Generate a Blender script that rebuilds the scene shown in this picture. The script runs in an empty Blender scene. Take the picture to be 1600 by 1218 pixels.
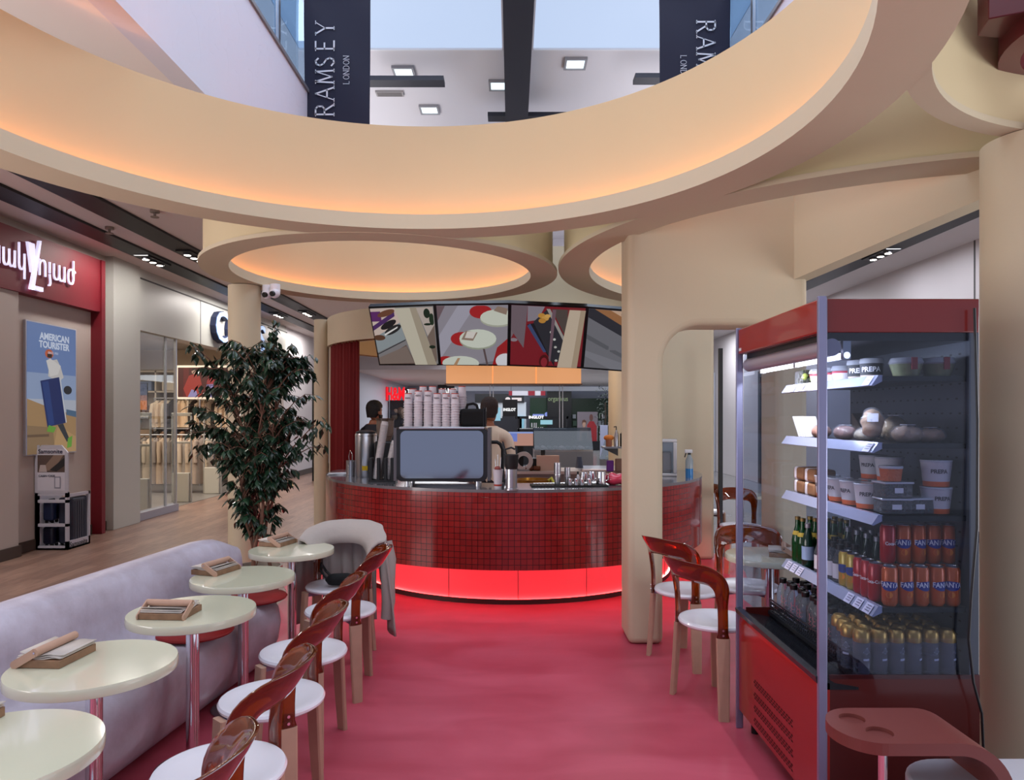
import bpy, math, random
from mathutils import Vector, Matrix
random.seed(7)
R = math.radians
PI = math.pi
sc = bpy.context.scene
COL = sc.collection
F, EYE, HOR = 1120.0, 1.62, 650.0      # focal length in pixels of the 1600 wide frame, eye height, horizon row

# ---------------------------------------------------------------- camera, world, large lights, exposure
cam_data = bpy.data.cameras.new('camera')
cam_data.sensor_width = 36.0
cam_data.lens = 36.0 * F / 1600.0
cam_data.shift_y = (HOR - 609.0) / 1600.0
cam_data.clip_end = 200
cam = bpy.data.objects.new('camera', cam_data)
cam.location = (0, 0, EYE)
cam.rotation_euler = (R(90), 0, 0)
COL.objects.link(cam)
sc.camera = cam
world = bpy.data.worlds.new('world')
sc.world = world
world.use_nodes = True
bgn = world.node_tree.nodes['Background']
bgn.inputs[0].default_value = (0.74, 0.80, 1.0, 1)
bgn.inputs[1].default_value = 0.85
sc.view_settings.view_transform = 'Standard'
sc.view_settings.look = 'None'
sc.view_settings.gamma = 1
sc.view_settings.use_curve_mapping = False
sc.view_settings.exposure = -0.45
try:
    sc.cycles.sample_clamp_indirect = 3.0
    sc.cycles.max_bounces = 12
    sc.cycles.transparent_max_bounces = 24
    sc.cycles.caustics_reflective = False
    sc.cycles.caustics_refractive = False
except Exception:
    pass

def area(name, loc, rot, sx, sy, power, color, spread=None):
    l = bpy.data.lights.new(name, 'AREA')
    l.shape = 'RECTANGLE'; l.size = sx; l.size_y = sy; l.energy = power; l.color = color
    if spread: l.spread = spread
    o = bpy.data.objects.new(name, l)
    o.location = loc; o.rotation_euler = rot
    COL.objects.link(o)
    return o
def point(name, loc, power, color, rad=.05):
    l = bpy.data.lights.new(name, 'POINT'); l.energy = power; l.color = color; l.shadow_soft_size = rad
    o = bpy.data.objects.new(name, l); o.location = loc; COL.objects.link(o); return o

# daylight through the two roof lights, lamps of the mall ceilings, added fill lights
area('daylight_west', (-1.9, 7.0, 7.9), (0, 0, 0), 3.2, 10, 330, (.80, .88, 1.0))
area('daylight_east', (1.95, 7.0, 7.9), (0, 0, 0), 3.2, 10, 330, (.80, .88, 1.0))
area('atrium_light_south', (0, -1.5, 7.0), (0, 0, 0), 6, 4, 330, (.86, .90, 1.0))
for i, y in enumerate((6, 10, 14, 19)):
    area('mall_lamp_west', (-5.16, y, 3.86), (0, 0, 0), .2, 1.6, 80, (1, .93, .88))
    area('mall_lamp_east', (5.1, y, 3.86), (0, 0, 0), .2, 1.6, 80, (.95, .95, 1.0))
area('mall_lamp_north', (0, 32, 3.2), (0, 0, 0), 9, 9, 800, (.9, .95, 1.0))
area('mall_lamp_far', (0, 20, 7.6), (0, 0, 0), 8, 8, 700, (.85, .92, 1.0))
area('ceiling_fill_west', (-4.2, 13, 5.0), (R(180), 0, 0), 2, 14, 250, (1, .95, .93))  # added uplight that brightens the high ceiling, stands for no fitting
area('ceiling_fill_east', (4.2, 13, 5.0), (R(180), 0, 0), 2, 14, 250, (.97, .96, 1))  # the same added uplight on the east side
area('side_fill_southwest', (-5.7, 1.2, 1.5), (0, R(-118), 0), 2.4, 4.5, 300, (1, .92, .90))  # fill added out of frame, tilted up to brighten the left ceiling
area('side_fill_southeast', (5.9, 1.2, 1.5), (0, R(118), 0), 2.4, 4.5, 260, (.95, .96, 1))  # matching added fill out of frame on the east side
area('store_lamp', (-8.0, 13.6, 3.1), (0, 0, 0), 3.4, 5.5, 330, (1, .86, .70))

# ---------------------------------------------------------------- helpers
def at(px, py, Y):
    return Vector(((px - 800.0) * Y / F, Y, EYE - (py - HOR) * Y / F))
def lin(c):
    return c / 12.92 if c <= .04045 else ((c + .055) / 1.055) ** 2.4
def rgb(h):
    h = h.lstrip('#')
    return tuple(lin(int(h[i:i + 2], 16) / 255) for i in (0, 2, 4))
_mats = {}
def mat(name, color='#ffffff', rough=.5, metal=0, emit=0, ecol=None, trans=0, ior=1.45, coat=0, var=0, vscale=8, bump=0, bscale=40, alpha=1, spec=None):
    key = name
    if key in _mats: return _mats[key]
    m = bpy.data.materials.new(name); m.use_nodes = True
    nt = m.node_tree; b = nt.nodes['Principled BSDF']
    c = rgb(color) if isinstance(color, str) else color
    b.inputs['Base Color'].default_value = (*c, 1)
    b.inputs['Roughness'].default_value = rough
    b.inputs['Metallic'].default_value = metal
    b.inputs['IOR'].default_value = ior
    if trans: b.inputs['Transmission Weight'].default_value = trans
    if coat: b.inputs['Coat Weight'].default_value = coat; b.inputs['Coat Roughness'].default_value = .05
    if spec is not None: b.inputs['Specular IOR Level'].default_value = spec
    if alpha < 1: b.inputs['Alpha'].default_value = alpha
    if emit:
        ec = rgb(ecol) if ecol else c
        b.inputs['Emission Color'].default_value = (*ec, 1)
        b.inputs['Emission Strength'].default_value = emit
    if var or bump:
        tc = nt.nodes.new('ShaderNodeTexCoord')
        if var:
            n = nt.nodes.new('ShaderNodeTexNoise'); n.inputs['Scale'].default_value = vscale; n.inputs['Detail'].default_value = 5
            nt.links.new(tc.outputs['Object'], n.inputs['Vector'])
            mx = nt.nodes.new('ShaderNodeMix'); mx.data_type = 'RGBA'
            nt.links.new(n.outputs['Fac'], mx.inputs['Factor'])
            mx.inputs['A'].default_value = (*[min(1, x * (1 + var)) for x in c], 1)
            mx.inputs['B'].default_value = (*[x * (1 - var) for x in c], 1)
            nt.links.new(mx.outputs['Result'], b.inputs['Base Color'])
        if bump:
            n = nt.nodes.new('ShaderNodeTexNoise'); n.inputs['Scale'].default_value = bscale; n.inputs['Detail'].default_value = 4
            nt.links.new(tc.outputs['Object'], n.inputs['Vector'])
            bp = nt.nodes.new('ShaderNodeBump'); bp.inputs['Strength'].default_value = bump; bp.inputs['Distance'].default_value = .01
            nt.links.new(n.outputs['Fac'], bp.inputs['Height'])
            nt.links.new(bp.outputs['Normal'], b.inputs['Normal'])
    _mats[key] = m
    return m
def flat(h, rough=.6, **k):
    return mat('paint_' + h.strip('#') + '_%d' % int(rough * 100), h, rough, **k)
def glow(h, s=1.0):
    return mat('glow_' + h.strip('#') + '_%d' % int(s * 100), '#000000', .5, emit=s, ecol=h)
def glass(name, color='#ffffff', rough=0.0, tint=.08):
    """architectural pane: mostly see-through, with mirror reflection at grazing angles"""
    if name in _mats: return _mats[name]
    m = bpy.data.materials.new(name); m.use_nodes = True
    nt = m.node_tree; nt.nodes.clear()
    out = nt.nodes.new('ShaderNodeOutputMaterial')
    tr = nt.nodes.new('ShaderNodeBsdfTransparent'); tr.inputs[0].default_value = (*rgb(color), 1)
    gl = nt.nodes.new('ShaderNodeBsdfGlossy'); gl.inputs['Roughness'].default_value = rough
    fr = nt.nodes.new('ShaderNodeLayerWeight'); fr.inputs[0].default_value = .5
    pw = nt.nodes.new('ShaderNodeMath'); pw.operation = 'POWER'; pw.inputs[1].default_value = 5
    ml = nt.nodes.new('ShaderNodeMath'); ml.operation = 'MULTIPLY'; ml.inputs[1].default_value = .9
    ad = nt.nodes.new('ShaderNodeMath'); ad.operation = 'ADD'; ad.inputs[1].default_value = .04 + tint
    nt.links.new(fr.outputs['Facing'], pw.inputs[0]); nt.links.new(pw.outputs[0], ml.inputs[0])
    fr = ml
    mx = nt.nodes.new('ShaderNodeMixShader')
    nt.links.new(fr.outputs[0], ad.inputs[0]); nt.links.new(ad.outputs[0], mx.inputs[0])
    nt.links.new(tr.outputs[0], mx.inputs[1]); nt.links.new(gl.outputs[0], mx.inputs[2])
    nt.links.new(mx.outputs[0], out.inputs[0])
    _mats[name] = m
    return m

class MB:
    def __init__(s): s.v = []; s.f = []; s.mi = []; s.cur = 0; s.M = None
    def mat(s, i): s.cur = i; return s
    def tf(s, M): s.M = M; return s
    def add(s, vs, fs):
        b = len(s.v)
        for p in vs:
            p = Vector(p)
            s.v.append(s.M @ p if s.M else p)
        for f in fs:
            s.f.append([b + i for i in f]); s.mi.append(s.cur)
        return s
    def box(s, x0, x1, y0, y1, z0, z1):
        vs = [(x, y, z) for z in (z0, z1) for y in (y0, y1) for x in (x0, x1)]
        return s.add(vs, [(0, 2, 3, 1), (4, 5, 7, 6), (0, 1, 5, 4), (2, 6, 7, 3), (0, 4, 6, 2), (1, 3, 7, 5)])
    def cbox(s, c, d):
        return s.box(c[0] - d[0] / 2, c[0] + d[0] / 2, c[1] - d[1] / 2, c[1] + d[1] / 2, c[2] - d[2] / 2, c[2] + d[2] / 2)
    def lathe(s, prof, n=32, cx=0, cy=0, a0=0, a1=2 * PI):
        full = abs(a1 - a0 - 2 * PI) < 1e-6
        m = n if full else n + 1
        vs = []; fs = []
        k = len(prof)
        for i in range(m):
            a = a0 + (a1 - a0) * i / n
            for r, z in prof: vs.append((cx + r * math.cos(a), cy + r * math.sin(a), z))
        for i in range(n):
            j = (i + 1) % m
            for q in range(k - 1):
                a, b, c, d = i * k + q, j * k + q, j * k + q + 1, i * k + q + 1
                if prof[q][0] < 1e-6 and prof[q + 1][0] < 1e-6: continue
                if prof[q][0] < 1e-6: fs.append((a, c, d))
                elif prof[q + 1][0] < 1e-6: fs.append((a, b, d))
                else: fs.append((a, b, c, d))
        return s.add(vs, fs)
    def cyl(s, x, y, z0, z1, r, n=24, r1=None):
        r1 = r if r1 is None else r1
        return s.lathe([(0, z0), (r, z0), (r1, z1), (0, z1)], n, x, y)
    def ring(s, x, y, z0, z1, ri, ro, n=96, a0=0, a1=2 * PI):
        s.lathe([(ri, z0), (ro, z0), (ro, z1), (ri, z1), (ri, z0)], n, x, y, a0, a1)
        if abs(a1 - a0 - 2 * PI) > 1e-6:
            for a in (a0, a1):
                c, q = math.cos(a), math.sin(a)
                s.add([(x + ri * c, y + ri * q, z0), (x + ro * c, y + ro * q, z0), (x + ro * c, y + ro * q, z1), (x + ri * c, y + ri * q, z1)], [(0, 1, 2, 3)])
        return s
    def rod(s, p, q, r, n=12, r1=None):
        p = Vector(p); q = Vector(q); d = q - p; L = d.length
        r1 = r if r1 is None else r1
        M = Matrix.Translation(p) @ d.to_track_quat('Z', 'Y').to_matrix().to_4x4()
        o = s.M; s.M = (o @ M) if o else M
        s.lathe([(0, 0), (r, 0), (r1, L), (0, L)], n); s.M = o
        return s
    def tube(s, pts, r, n=10, cap=True):
        pts = [Vector(p) for p in pts]; vs = []; fs = []
        rs = r if isinstance(r, (list, tuple)) else [r] * len(pts)
        up = Vector((0, 0, 1)); prev = None
        for i, p in enumerate(pts):
            t = (pts[min(i + 1, len(pts) - 1)] - pts[max(i - 1, 0)]).normalized()
            if prev is None:
                a = up if abs(t.dot(up)) < .95 else Vector((1, 0, 0))
                u = t.cross(a).normalized()
            else:
                u = (prev - t * prev.dot(t)).normalized()
            prev = u; w = t.cross(u)
            for k in range(n):
                a = 2 * PI * k / n
                vs.append(p + (u * math.cos(a) + w * math.sin(a)) * rs[i])
        for i in range(len(pts) - 1):
            for k in range(n):
                fs.append((i * n + k, i * n + (k + 1) % n, (i + 1) * n + (k + 1) % n, (i + 1) * n + k))
        if cap:
            fs.append(tuple(range(n))[::-1]); fs.append(tuple((len(pts) - 1) * n + k for k in range(n)))
        return s.add(vs, fs)
    def prism(s, poly, a0, a1, axis='z'):
        """poly in the two other axes (x,y) for z, (x,z) for y, (y,z) for x"""
        def pt(u, v, w):
            return (u, v, w) if axis == 'z' else ((u, w, v) if axis == 'y' else (w, u, v))
        n = len(poly)
        vs = [pt(u, v, a0) for u, v in poly] + [pt(u, v, a1) for u, v in poly]
        fs = [tuple(range(n))[::-1], tuple(range(n, 2 * n))] + [(i, (i + 1) % n, n + (i + 1) % n, n + i) for i in range(n)]
        return s.add(vs, fs)
    def ball(s, c, rx, ry=None, rz=None, n=16, m=10):
        ry = rx if ry is None else ry; rz = rx if rz is None else rz
        prof = [(math.sin(PI * i / m), -math.cos(PI * i / m)) for i in range(m + 1)]
        prof[0] = (0, -1); prof[-1] = (0, 1)
        o = s.M; M = Matrix.Translation(Vector(c)) @ Matrix.Diagonal((rx, ry, rz, 1))
        s.M = (o @ M) if o else M
        s.lathe(prof, n); s.M = o
        return s
    def loft(s, rings, cap=True):
        n = len(rings[0]); vs = [p for r_ in rings for p in r_]; fs = []
        for i in range(len(rings) - 1):
            for k in range(n): fs.append((i * n + k, i * n + (k + 1) % n, (i + 1) * n + (k + 1) % n, (i + 1) * n + k))
        if cap: fs.append(tuple(range(n))[::-1]); fs.append(tuple((len(rings) - 1) * n + k for k in range(n)))
        return s.add(vs, fs)
    def quad(s, a, b, c, d): return s.add([a, b, c, d], [(0, 1, 2, 3)])
    def mesh(s, name, mats, smooth=35, normals=True):
        me = bpy.data.meshes.new(name)
        me.from_pydata([tuple(v) for v in s.v], [], s.f)
        if not isinstance(mats, (list, tuple)): mats = [mats]
        for m in mats: me.materials.append(m)
        me.polygons.foreach_set('material_index', s.mi)
        me.update()
        if normals:
            import bmesh
            bm = bmesh.new(); bm.from_mesh(me)
            bmesh.ops.recalc_face_normals(bm, faces=bm.faces); bm.to_mesh(me); bm.free()
        if smooth:
            me.polygons.foreach_set('use_smooth', [True] * len(me.polygons))
            me.set_sharp_from_angle(angle=R(smooth))
        return me
    def build(s, name, mats, parent=None, label=None, bevel=0, seg=2, loc=None, rz=0, smooth=35, normals=True):
        o = bpy.data.objects.new(name, s.mesh(name, mats, smooth, normals)); COL.objects.link(o)
        if parent: o.parent = parent
        if loc is not None: o.location = loc
        if rz: o.rotation_euler = (0, 0, rz)
        if label: o['label'] = label
        if bevel:
            b = o.modifiers.new('bevel', 'BEVEL'); b.width = bevel; b.segments = seg; b.limit_method = 'ANGLE'; b.angle_limit = R(40)
        return o

def thing(name, label, cat, loc=(0, 0, 0), rz=0, group=None):
    o = bpy.data.objects.new(name, None); COL.objects.link(o)
    o.empty_display_size = .05
    o.location = loc; o.rotation_euler = (0, 0, rz); o['label'] = label; o['category'] = cat
    if group: o['group'] = group
    return o
def tag(o, label, cat, group=None):
    o['label'] = label; o['category'] = cat
    if group: o['group'] = group
    return o
def struct(o): o['kind'] = 'structure'; return o
def dup(root, loc, rz=None, label=None, group=None):
    r = root.copy(); COL.objects.link(r); r.location = loc
    if rz is not None: r.rotation_euler = (0, 0, rz)
    if label: r['label'] = label
    if group: r['group'] = group
    for ch in list(root.children):
        c = ch.copy(); COL.objects.link(c); c.parent = r
        for g in list(ch.children):
            d = g.copy(); COL.objects.link(d); d.parent = c
    return r

def text_pts(s, size, ext=0.0, bold=0.0, align='LEFT', sx=1.0):
    cu = bpy.data.curves.new('lettering', 'FONT'); cu.body = s; cu.size = size; cu.extrude = ext; cu.offset = bold
    cu.align_x = align; cu.resolution_u = 3
    ob = bpy.data.objects.new('tmp', cu)
    me = bpy.data.meshes.new_from_object(ob)
    vs = [(v.co.x * sx, v.co.y, v.co.z) for v in me.vertices]; fs = [tuple(p.vertices) for p in me.polygons]
    bpy.data.objects.remove(ob); bpy.data.curves.remove(cu); bpy.data.meshes.remove(me)
    return vs, fs
def text(name, s, size, m, parent, o, ux, uy, ext=.002, bold=0, align='LEFT', sx=1.0, label=None, width=None):
    vs, fs = text_pts(s, size, ext, bold, align, sx)
    if width:
        w0 = min(v[0] for v in vs); w1 = max(v[0] for v in vs); vs = [((v[0] - w0) * width / (w1 - w0), v[1], v[2]) for v in vs]
    o = Vector(o); ux = Vector(ux).normalized(); uy = Vector(uy).normalized(); n = ux.cross(uy)
    mb = MB(); mb.add([o + ux * x + uy * y + n * z for x, y, z in vs], fs)
    return mb.build(name, m, parent, label, smooth=0, normals=False)
def text_cyl(name, s, size, m, parent, r, zc, a_mid, sx=1.0, bold=0, vertical=False):
    """lettering wrapped on a cylinder about z of radius r"""
    vs, fs = text_pts(s, size, 0.0, bold, 'CENTER', sx)
    mb = MB()
    if vertical: vs = [(-y + size * .3, x, z) for x, y, z in vs]
    mb.add([((r) * math.cos(a_mid + x / r), (r) * math.sin(a_mid + x / r), zc + y) for x, y, z in vs], fs)
    return mb.build(name, m, parent, smooth=0, normals=False)
def picture(name, parent, o, ux, uy, w, h, shapes, step=.0008, label=None):
    """flat printed or lit picture: shapes = [(material, [(u,v)...])], u and v in 0..1"""
    o = Vector(o); ux = Vector(ux).normalized(); uy = Vector(uy).normalized(); n = ux.cross(uy)
    mb = MB(); mats = []
    for i, (m, poly) in enumerate(shapes):
        if m not in mats: mats.append(m)
        mb.mat(mats.index(m))
        mb.add([o + ux * (u * w) + uy * (v * h) + n * (step * (i + 1)) for u, v in poly], [tuple(range(len(poly)))])
    return mb.build(name, mats, parent, label, smooth=0, normals=False)
FULL = [(0, 0), (1, 0), (1, 1), (0, 1)]
def ell(cu, cv, ru, rv, n=20, a=0):
    return [(cu + ru * math.cos(2 * PI * i / n) * math.cos(a) - rv * math.sin(2 * PI * i / n) * math.sin(a),
             cv + ru * math.cos(2 * PI * i / n) * math.sin(a) + rv * math.sin(2 * PI * i / n) * math.cos(a)) for i in range(n)]
def rect(u0, v0, u1, v1): return [(u0, v0), (u1, v0), (u1, v1), (u0, v1)]
def clip(poly, lo=0.0, hi=1.0):
    for ax, lim, sgn in ((0, lo, 1), (0, hi, -1), (1, lo, 1), (1, hi, -1)):
        out = []
        for i in range(len(poly)):
            a, b = poly[i], poly[(i + 1) % len(poly)]
            ia = (a[ax] - lim) * sgn >= 0; ib = (b[ax] - lim) * sgn >= 0
            if ia: out.append(a)
            if ia != ib:
                t = (lim - a[ax]) / (b[ax] - a[ax]); out.append((a[0] + (b[0] - a[0]) * t, a[1] + (b[1] - a[1]) * t))
        poly = out
        if len(poly) < 3: return [(0, 0), (0, 0), (0, 0)]
    return poly
X_, Y_, Z_ = Vector((1, 0, 0)), Vector((0, 1, 0)), Vector((0, 0, 1))

# ---------------------------------------------------------------- materials
CREAM = mat('cream_plaster', '#c9bba0', .62, var=.03, vscale=3, bump=.05, bscale=60)
CREAM_IN = mat('cream_cove_plaster', '#cfbd97', .62, var=.03, vscale=2)
WHITE = mat('white_wall_paint', '#d9d6da', .55)
CEIL = mat('white_ceiling_paint', '#e2dcdc', .7)
BLACK = mat('black_metal', '#0c0c10', .4)
CHROME = mat('chrome', '#e8e6ea', .08, 1)
STEEL = mat('brushed_steel', '#b9bac0', .28, 1)
WOODL = mat('pale_beech', '#b5917c', .45, var=.12, vscale=14)
AMBER = mat('amber_plastic', '#8f3402', .04, trans=.74, ior=1.42, coat=.5)
SEATW = mat('white_seat_plastic', '#e6e5ee', .22, coat=.4)
TABLE = mat('cream_laminate', '#d6d6bd', .12, coat=.6)
REDG = mat('red_metal_gloss', '#6a1613', .25, coat=.5)
ALU = mat('anodised_aluminium', '#8d8fae', .35, .6)
def wood_floor():
    m = mat('wood_plank_floor', '#8c6c5e', .33)
    nt = m.node_tree; b = nt.nodes['Principled BSDF']
    tc = nt.nodes.new('ShaderNodeTexCoord'); mp = nt.nodes.new('ShaderNodeMapping')
    mp.inputs['Rotation'].default_value = (0, 0, R(90))
    br = nt.nodes.new('ShaderNodeTexBrick'); br.inputs['Scale'].default_value = 1
    br.inputs['Brick Width'].default_value = 1.3; br.inputs['Row Height'].default_value = .16
    br.inputs['Mortar Size'].default_value = .002
    br.inputs['Color1'].default_value = (*rgb('#a08272'), 1); br.inputs['Color2'].default_value = (*rgb('#856a5e'), 1)
    br.inputs['Mortar'].default_value = (*rgb('#4c3a32'), 1)
    no = nt.nodes.new('ShaderNodeTexNoise'); no.inputs['Scale'].default_value = 4; no.inputs['Detail'].default_value = 6
    mp2 = nt.nodes.new('ShaderNodeMapping'); mp2.inputs['Scale'].default_value = (9, .9, 1)
    nt.links.new(tc.outputs['Object'], mp.inputs[0]); nt.links.new(tc.outputs['Object'], mp2.inputs[0])
    nt.links.new(mp.outputs[0], br.inputs['Vector']); nt.links.new(mp2.outputs[0], no.inputs['Vector'])
    mx = nt.nodes.new('ShaderNodeMix'); mx.data_type = 'RGBA'; mx.blend_type = 'MULTIPLY'; mx.inputs['Factor'].default_value = .55
    nt.links.new(br.outputs['Color'], mx.inputs['A'])
    rp = nt.nodes.new('ShaderNodeValToRGB'); rp.color_ramp.elements[0].position = .3; rp.color_ramp.elements[0].color = (.45, .42, .42, 1)
    rp.color_ramp.elements[1].position = .7; rp.color_ramp.elements[1].color = (1.25, 1.2, 1.2, 1)
    nt.links.new(no.outputs['Fac'], rp.inputs[0]); nt.links.new(rp.outputs[0], mx.inputs['B'])
    nt.links.new(mx.outputs['Result'], b.inputs['Base Color'])
    return m
def tile_floor():
    m = mat('grey_tile_floor', '#8a8884', .18)
    nt = m.node_tree; b = nt.nodes['Principled BSDF']
    tc = nt.nodes.new('ShaderNodeTexCoord')
    br = nt.nodes.new('ShaderNodeTexBrick'); br.offset = 0; br.inputs['Scale'].default_value = 1
    br.inputs['Brick Width'].default_value = .9; br.inputs['Row Height'].default_value = .9; br.inputs['Mortar Size'].default_value = .004
    br.inputs['Color1'].default_value = (*rgb('#8f8f92'), 1); br.inputs['Color2'].default_value = (*rgb('#80807f'), 1)
    br.inputs['Mortar'].default_value = (*rgb('#5c5c5e'), 1)
    nt.links.new(tc.outputs['Object'], br.inputs['Vector']); nt.links.new(br.outputs['Color'], b.inputs['Base Color'])
    return m
def red_floor():
    m = mat('red_resin_floor', '#b02434', .36)
    nt = m.node_tree; b = nt.nodes['Principled BSDF']
    b.inputs['Specular IOR Level'].default_value = .35
    tc = nt.nodes.new('ShaderNodeTexCoord')
    mp = nt.nodes.new('ShaderNodeMapping'); mp.inputs['Scale'].default_value = (.8, 2.2, 1)
    no = nt.nodes.new('ShaderNodeTexNoise'); no.inputs['Scale'].default_value = 1.6; no.inputs['Detail'].default_value = 8; no.inputs['Distortion'].default_value = .6
    nt.links.new(tc.outputs['Object'], mp.inputs[0]); nt.links.new(mp.outputs[0], no.inputs['Vector'])
    rp = nt.nodes.new('ShaderNodeValToRGB')
    rp.color_ramp.elements[0].position = .35; rp.color_ramp.elements[0].color = (*rgb('#b04456'), 1)
    rp.color_ramp.elements[1].position = .68; rp.color_ramp.elements[1].color = (*rgb('#c25669'), 1)
    nt.links.new(no.outputs['Fac'], rp.inputs[0]); nt.links.new(rp.outputs[0], b.inputs['Base Color'])
    rr = nt.nodes.new('ShaderNodeMapRange'); rr.inputs['To Min'].default_value = .28; rr.inputs['To Max'].default_value = .5
    nt.links.new(no.outputs['Fac'], rr.inputs[0]); nt.links.new(rr.outputs[0], b.inputs['Roughness'])
    return m
def mosaic():
    m = mat('dark_red_mosaic', '#6e1a18', .15, coat=.3)
    nt = m.node_tree; b = nt.nodes['Principled BSDF']
    tc = nt.nodes.new('ShaderNodeTexCoord'); sp = nt.nodes.new('ShaderNodeSeparateXYZ'); nt.links.new(tc.outputs['Object'], sp.inputs[0])
    at2 = nt.nodes.new('ShaderNodeMath'); at2.operation = 'ARCTAN2'; nt.links.new(sp.outputs[0], at2.inputs[0])
    ng = nt.nodes.new('ShaderNodeMath'); ng.operation = 'MULTIPLY'; ng.inputs[1].default_value = -1; nt.links.new(sp.outputs[1], ng.inputs[0])
    nt.links.new(ng.outputs[0], at2.inputs[1])
    mu = nt.nodes.new('ShaderNodeMath'); mu.operation = 'MULTIPLY'; mu.inputs[1].default_value = 2.0; nt.links.new(at2.outputs[0], mu.inputs[0])
    cb = nt.nodes.new('ShaderNodeCombineXYZ'); nt.links.new(mu.outputs[0], cb.inputs[0]); nt.links.new(sp.outputs[2], cb.inputs[1])
    br = nt.nodes.new('ShaderNodeTexBrick'); br.offset = 0; br.inputs['Scale'].default_value = 1
    br.inputs['Brick Width'].default_value = .0505; br.inputs['Row Height'].default_value = .0505; br.inputs['Mortar Size'].default_value = .0022
    br.inputs['Color1'].default_value = (*rgb('#8f2422'), 1); br.inputs['Color2'].default_value = (*rgb('#7f1e1d'), 1)
    br.inputs['Mortar'].default_value = (*rgb('#380c0c'), 1); br.inputs['Bias'].default_value = -.1
    nt.links.new(cb.outputs[0], br.inputs['Vector']); nt.links.new(br.outputs['Color'], b.inputs['Base Color'])
    bp = nt.nodes.new('ShaderNodeBump'); bp.inputs['Strength'].default_value = .5; bp.inputs['Distance'].default_value = .003; bp.invert = True
    nt.links.new(br.outputs['Fac'], bp.inputs['Height']); nt.links.new(bp.outputs['Normal'], b.inputs['Normal'])
    return m
def concrete():
    m = mat('polished_lavender_plaster', '#a9a3b4', .38, bump=.12, bscale=25)
    nt = m.node_tree; b = nt.nodes['Principled BSDF']
    tc = nt.nodes.new('ShaderNodeTexCoord')
    no = nt.nodes.new('ShaderNodeTexNoise'); no.inputs['Scale'].default_value = 3.2; no.inputs['Detail'].default_value = 9; no.inputs['Roughness'].default_value = .65
    nt.links.new(tc.outputs['Object'], no.inputs['Vector'])
    rp = nt.nodes.new('ShaderNodeValToRGB')
    rp.color_ramp.elements[0].position = .35; rp.color_ramp.elements[0].color = (*rgb('#a9a0ac'), 1)
    rp.color_ramp.elements[1].position = .68; rp.color_ramp.elements[1].color = (*rgb('#c6c2d2'), 1)
    nt.links.new(no.outputs['Fac'], rp.inputs[0]); nt.links.new(rp.outputs[0], b.inputs['Base Color'])
    return m
WOODF, TILEF, REDF, MOSAIC, CONC = wood_floor(), tile_floor(), red_floor(), mosaic(), concrete()
PANE = glass('clear_pane', '#f4f8fa', 0, .03)
# ================================================================ THE SETTING: mall shell
def sbox(name, m, *b, bevel=0):
    return struct(MB().box(*b).build(name, m, bevel=bevel, smooth=0))
XL, XR = -5.8, 6.0
sbox('floor_wood', WOODF, XL - 6, 0, -7, 42, -.1, -.004)
sbox('floor_tile', TILEF, 0, XR + 5, -7, 42, -.1, -.004)
# the kiosk's own red floor: straight sides, round back
poly = [(-2.02, -4), (2.05, -4), (2.05, 6.4)] + [(.02 + 2.45 * math.cos(R(a)), 7.9 + 2.45 * math.sin(R(a))) for a in range(-30, 211, 10)] + [(-2.02, 6.4)]
struct(MB().prism(poly, -.02, 0).build('floor_red', REDF, smooth=0))
# left side: wall, lower ceiling, parapet
WALLL = mat('greige_wall_panel', '#b5a9a2', .5, var=.04, vscale=1.5)
sbox('wall_left', WALLL, XL - .2, XL, 3, 10.22, 0, 3.9)
sbox('trim_1', WALLL, XL, XL + .10, 7.6, 8.28, .1, 3.05)
FRAMEG = mat('pale_grey_shop_frame', '#b9bab4', .4)
sbox('trim_2', FRAMEG, XL - .2, XL + .12, 10.22, 10.95, 0, 3.9)
sbox('wall_left_shop_band', FRAMEG, XL - .2, XL + .06, 10.95, 18.2, 2.95, 3.9)
sbox('trim_3', mat('dark_joint', '#4a4a4c', .6), XL - .01, XL + .064, 10.3, 18.3, 3.74, 3.765)
sbox('trim_4', mat('dark_joint', '#4a4a4c', .6), XL + .055, XL + .063, 13.2, 13.22, 2.95, 3.74)
sbox('wall_left_far', WHITE, XL - .2, XL, 18.2, 26, 0, 3.9)
sbox('wall_left_end', mat('pale_blue_wall', '#c3c8d6', .5), XL - .2, XL, 26, 42, 0, 3.9)
BASEB = mat('brown_skirting', '#463831', .5)
sbox('baseboard_left', BASEB, XL, XL + .02, 8.28, 10.22, 0, .13)
sbox('baseboard_left_return', BASEB, XL + .1, XL + .12, 6, 8.30, 0, .13)
sbox('baseboard_left_far', BASEB, XL, XL + .02, 18.4, 26, 0, .14)
sbox('ceiling_left', CEIL, XL, -2.2, 1.5, 26, 3.9, 4.1)
sbox('ceiling_right', CEIL, 2.27, XR, 1.5, 26, 3.9, 4.1)
sbox('ceiling_north', CEIL, XL, XR, 26, 42, 3.3, 3.5)
sbox('wall_north_upper', WHITE, XL, XR, 25.8, 26, 3.3, 8)
sbox('wall_left_upper', WHITE, XL - .2, XL, -3, 26, 4.1, 8)
sbox('wall_right_upper', WHITE, XR, XR + .2, -3, 26, 4.1, 8)
SLOT = mat('black_ceiling_slot', '#08080c', .5)
for i, (x0, x1) in enumerate(((-5.33, -5.0), (-4.63, -4.28), (4.93, 5.28), (4.3, 4.6))):
    if i < 3: sbox('trim_%d' % (5 + i), SLOT, x0, x1, 3, 25.9, 3.87, 3.905)
    else: sbox('trim_8', SLOT, x0, x1, 9.5, 25.9, 3.87, 3.905)
PARM = mat('white_relief_parapet', '#d2d2e2', .5)
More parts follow.
